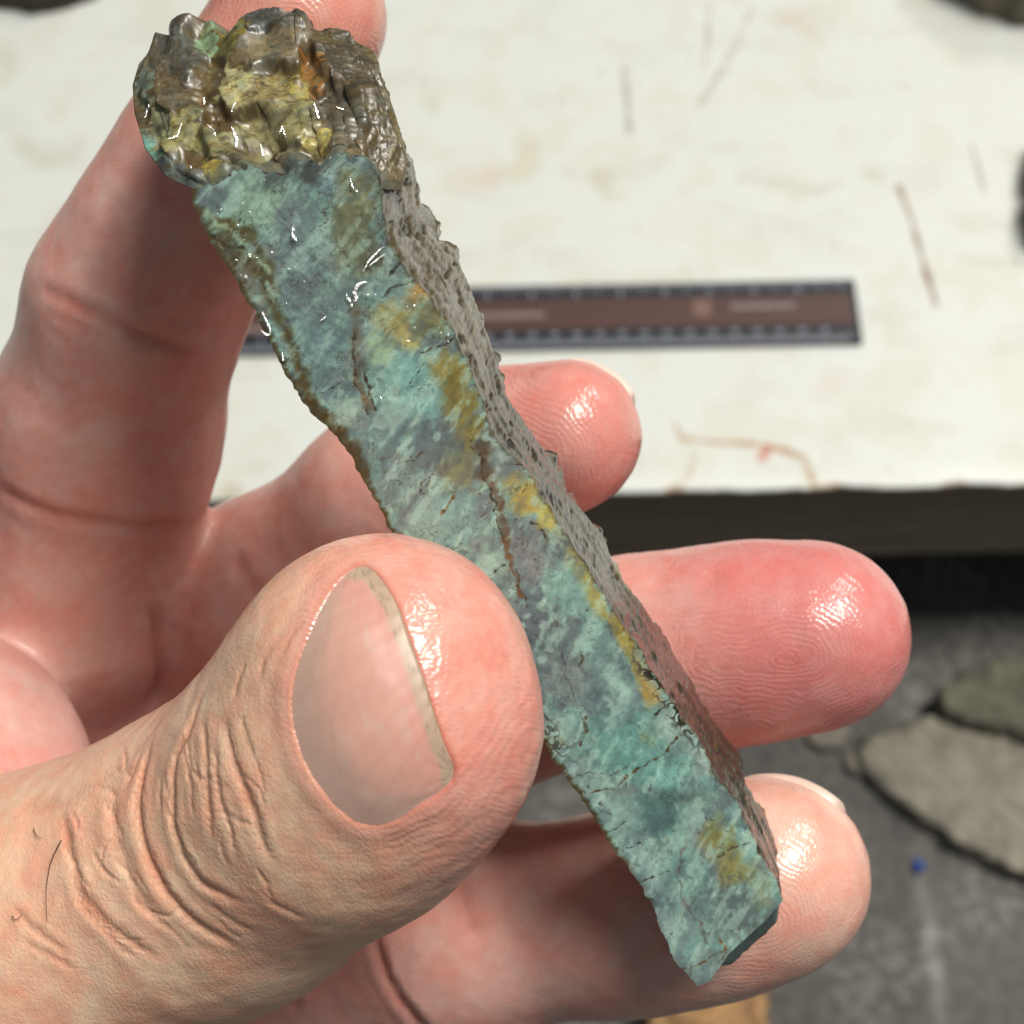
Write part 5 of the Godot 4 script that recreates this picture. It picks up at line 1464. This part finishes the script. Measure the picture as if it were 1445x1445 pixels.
func skin_color(q: Vector3, g: int, n: Vector3, tips: Array) -> Color:
	var mot := noise.get_noise_3d(q.x * 0.16, q.y * 0.16, q.z * 0.16)
	var spot := fine.get_noise_3d(q.x * 0.9, q.y * 0.9, q.z * 0.9)
	var c := Color(0.66, 0.345, 0.285)
	if g == 1:
		c = Color(0.78, 0.465, 0.315)
		var rel: Vector3 = q - tips[0][1]
		var f := rel.dot((tips[0][2] as Vector3).normalized())
		c = c.lerp(Color(0.63, 0.275, 0.215), smoothstep(-7.0, 7.0, f + 3.0 * mot))
	else:
		for tp in tips:
			if tp[0] == g:
				var f: float = (q - tp[1]).dot((tp[2] as Vector3).normalized())
				var pink: Color = [Color(), Color(), Color(0.60, 0.27, 0.21), Color(0.58, 0.235, 0.195), Color(0.57, 0.20, 0.18), Color(0.66, 0.36, 0.28)][g]
				c = c.lerp(pink, smoothstep(-22.0, -4.0, f))
		if g == 0: c = c.lerp(Color(0.66, 0.35, 0.30), 0.6)
	c = c * (1.0 + 0.04 * spot)
	var vessel := noise.get_noise_3d(q.x * 0.9 + 11.0, q.y * 0.9, q.z * 0.9)
	c.g *= 1.0 + 0.09 * vessel
	c.b *= 1.0 + 0.08 * vessel
	if g == 1:
		var graze := (q - Vector3(-37.27, -28.23, -138.00)) * Vector3(1.0, 0.8, 0.25)
		c = c.lerp(Color(0.60, 0.22, 0.19), 0.42 * exp(-graze.length_squared() / 1.8) * (0.7 + vessel))
	var mot2 := noise.get_noise_3d(q.x * 0.45 + 50.0, q.y * 0.45, q.z * 0.45)
	c.g *= 1.0 + 0.22 * mot + 0.13 * mot2
	c.b *= 1.0 + 0.24 * mot + 0.15 * mot2
	return c

var _print: ImageTexture
func skin_material(k: int) -> StandardMaterial3D:
	var m := mat(Color.WHITE, 0.36)
	m.vertex_color_use_as_albedo = true
	m.subsurf_scatter_enabled = true
	m.subsurf_scatter_strength = 0.04
	m.heightmap_enabled = true
	if k == 2:
		m.roughness = 0.24
		var n := 640
		var im := Image.create(n, n, false, Image.FORMAT_R8)
		for y in n:
			for x in n:
				var u := (x / float(n) - 0.5) * 28.0
				var v := (y / float(n) - 0.5) * 28.0 + 3.0
				var r := Vector2(u, v * (0.8 if v > 0.0 else 0.35)).length()
				r += 1.1 * noise.get_noise_2d(u * 0.14, v * 0.14)
				var h := 0.5 + 0.34 * sin(TAU * r / 0.5) + 0.30 * fine.get_noise_2d(u * 2.2, v * 2.2)
				im.set_pixel(x, y, Color(clampf(h, 0.0, 1.0), 0, 0))
		m.heightmap_texture = tex(im)
		m.heightmap_scale = 0.0030
		m.texture_repeat = false
	else:
		var n := 512
		var im := Image.create(n, n, false, Image.FORMAT_R8)
		for y in n:
			for x in n:
				# wraps by mixing with the tile's opposite edge
				var h := 0.0
				for w in 2:
					var u := (x + w * n) * 12.0 / n
					var v := y * 12.0 / n
					var a := edges.get_noise_2d(u * 2.1, v * 1.7) + 1.0
					var b := fine.get_noise_2d(u * 4.5, v * 4.5)
					var t := 0.55 * smoothstep(0.03, 0.40, a) + 0.18 * b + 0.2
					h += t * (x / float(n) if w == 0 else 1.0 - x / float(n))
				im.set_pixel(x, y, Color(clampf(h, 0.0, 1.0), 0, 0))
		m.heightmap_texture = tex(im)
		m.heightmap_scale = 0.0040 if k == 1 else 0.0024
		m.uv1_triplanar = true
		m.uv1_scale = Vector3.ONE * 90.0
	return m

# the thumb nail: a patch between its root and its free edge
func nail_grid() -> Dictionary:
	var base := [Vector3(-11.35, -4.00, -128.50), Vector3(-12.37, -4.77, -128.50), Vector3(-13.39, -6.30, -128.50), Vector3(-14.51, -9.05, -128.50), Vector3(-15.38, -11.60, -128.50), Vector3(-15.58, -14.15, -128.50), Vector3(-14.92, -16.70, -128.50), Vector3(-13.90, -18.74, -128.50), Vector3(-12.27, -20.88, -128.50), Vector3(-10.33, -22.16, -128.50), Vector3(-8.19, -21.80, -128.50), Vector3(-6.15, -20.37, -128.50), Vector3(-4.92, -19.66, -128.50), Vector3(-4.21, -18.79, -128.50)]
	var free := [Vector3(-11.26, -3.97, -127.50), Vector3(-10.60, -3.87, -127.50), Vector3(-9.74, -4.48, -127.50), Vector3(-8.93, -5.44, -127.50), Vector3(-8.12, -6.76, -127.50), Vector3(-7.62, -8.07, -127.50), Vector3(-6.91, -9.89, -127.50), Vector3(-6.15, -11.92, -127.50), Vector3(-5.54, -13.94, -127.50), Vector3(-4.98, -15.66, -127.50), Vector3(-4.48, -16.98, -127.50), Vector3(-4.02, -17.94, -127.50), Vector3(-4.17, -18.65, -127.50)]
	base = rounded(base)
	free = rounded(free)
	var outline := PackedVector2Array()
	for q in base: outline.append(Vector2(q.x, q.y))
	for i in range(free.size() - 2, 0, -1): outline.append(Vector2(free[i].x, free[i].y))
	return {"base": base, "free": free, "outline": outline}

func rounded(pl: Array) -> Array:
	# cuts the corners of a line twice
	for pass_no in 2:
		var o := [pl[0]]
		for i in pl.size() - 1:
			o.append((pl[i] as Vector3).lerp(pl[i + 1], 0.25))
			o.append((pl[i] as Vector3).lerp(pl[i + 1], 0.75))
		o.append(pl[pl.size() - 1])
		pl = o
	return pl

func nail_side(q: Vector3, nail: Dictionary) -> float:
	# distance in mm from the nail's border, negative on the nail
	var o: PackedVector2Array = nail.outline
	var at := Vector2(q.x, q.y)
	var best := 1e6
	for i in o.size():
		best = minf(best, Geometry2D.get_closest_point_to_segment(at, o[i], o[(i + 1) % o.size()]).distance_to(at))
		if i == 0 and best > 20.0: return best
	return -best if Geometry2D.is_point_in_polygon(at, o) else best

func nail_root(q: Vector3, nail: Dictionary) -> float:
	# 1 beside the root and the sides, fading out along the free edge
	var a := 1e6
	var b := 1e6
	for s in nail.base: a = minf(a, Vector2(s.x - q.x, s.y - q.y).length())
	for s in nail.free.slice(1, nail.free.size() - 1): b = minf(b, Vector2(s.x - q.x, s.y - q.y).length())
	return smoothstep(-0.8, 1.5, b - a)

func build_nail(hand: Node3D, home: Vector3, nail: Dictionary):
	var nb := 70
	var na := 48
	var p := PackedVector3Array()
	var col := PackedColorArray()
	for i in nb:
		var b := i / (nb - 1.0)
		var r := on_line(nail.base, b)
		var f := on_line(nail.free, b)
		for j in na:
			var a := j / (na - 2.0)
			var under := a > 1.0
			a = minf(a, 1.0)
			var q := press(r.lerp(f, a))
			var g := grad(q)
			var rim_b := minf(b, 1.0 - b)
			var lift := -0.06 + 0.24 * smoothstep(0.0, 0.3, rim_b) * smoothstep(0.0, 0.35, a) + 0.10 * smoothstep(0.8, 1.0, a) * smoothstep(0.0, 0.1, rim_b)
			lift += 0.012 * sin(b * 90.0) + 0.03 * noise.get_noise_2d(b * 6.0, a * 3.0)
			if under: lift -= 0.65
			p.append((q + g * lift - home) * 0.001)
			var gap := 99.0
			for s in nail.free.size() - 1: gap = minf(gap, Geometry2D.get_closest_point_to_segment(Vector2(q.x, q.y), Vector2(nail.free[s].x, nail.free[s].y), Vector2(nail.free[s + 1].x, nail.free[s + 1].y)).distance_to(Vector2(q.x, q.y)))
			gap += 0.12 * noise.get_noise_1d(b * 14.0)
			var k := noise.get_noise_2d(b * 5.0, a * 4.0)
			var c := Color(0.52, 0.275, 0.215).lerp(Color(0.47, 0.32, 0.255), smoothstep(0.55, 0.05, a) * 0.8)
			c = c.lerp(Color(0.54, 0.255, 0.205), smoothstep(3.4, 1.3, gap) * (0.6 + 0.6 * k))
			c = c.lerp(Color(0.50, 0.36, 0.30), smoothstep(0.2, 0.5, k) * 0.4)
			var dirt := smoothstep(0.1, 0.5, noise.get_noise_2d(b * 16.0 + 5.0, a * 12.0))
			c = c.lerp(Color(0.43, 0.30, 0.215).lerp(Color(0.25, 0.18, 0.125), dirt * 0.7), smoothstep(1.0, 0.84, gap))
			col.append(c * (1.0 + 0.05 * noise.get_noise_1d(b * 60.0)))
	var m := mat(Color.WHITE, 0.42)
	m.vertex_color_use_as_albedo = true
	m.subsurf_scatter_enabled = true
	m.subsurf_scatter_strength = 0.04
	put("thumb_nail", mesh_of(p, grid_index(nb, na, true), PackedVector2Array(), col), m, hand)
	# pale rims of two nails seen edge-on from the pad side
	shell_nail(hand, home, Vector3(24.65, -34.44, -169.00), 9.35, Vector3(0.95, 0.22, 0.1), Vector3(0.35, 0.80, -0.45))
	shell_nail(hand, home, Vector3(5.18, 7.38, -173.00), 7.65, Vector3(0.9, -0.25, 0.05), Vector3(0.50, 0.62, -0.55))

func shell_nail(hand: Node3D, home: Vector3, c: Vector3, r: float, ax: Vector3, up: Vector3):
	var w := ax.cross(up).normalized()
	var v := up.normalized()
	var u := v.cross(w).normalized()
	var p := PackedVector3Array()
	for i in 26:
		for j in 26:
			var a := (i / 25.0 - 0.5) * 1.5
			var b := (j / 25.0 - 0.5) * 1.5
			var k := maxf(absf(a), absf(b)) / 0.75
			var d := (v + w * a * 0.9 + u * b * 0.9).normalized()
			p.append((c + d * (r + 0.25 - 0.6 * smoothstep(0.85, 1.0, k)) - home) * 0.001)
	var m := mat(Color(0.86, 0.76, 0.70), 0.3)
	put("finger_nail", mesh_of(p, grid_index(26, 26, true)), m, hand)

func thread(line: Array, r: float) -> ArrayMesh:
	var p := PackedVector3Array()
	var n := 28
	for i in n:
		var f := i / (n - 1.0)
		var q := on_line(line, f)
		var t := (on_line(line, minf(f + 0.05, 1.0)) - on_line(line, maxf(f - 0.05, 0.0))).normalized()
		var a := t.cross(Vector3(0, 0, 1)).normalized()
		var b := a.cross(t)
		for k in 6: p.append(q + (a * cos(TAU * k / 6.0) + b * sin(TAU * k / 6.0)) * r * (1.0 - 0.6 * f))
	return mesh_of(p, grid_index(n, 6, false, true))
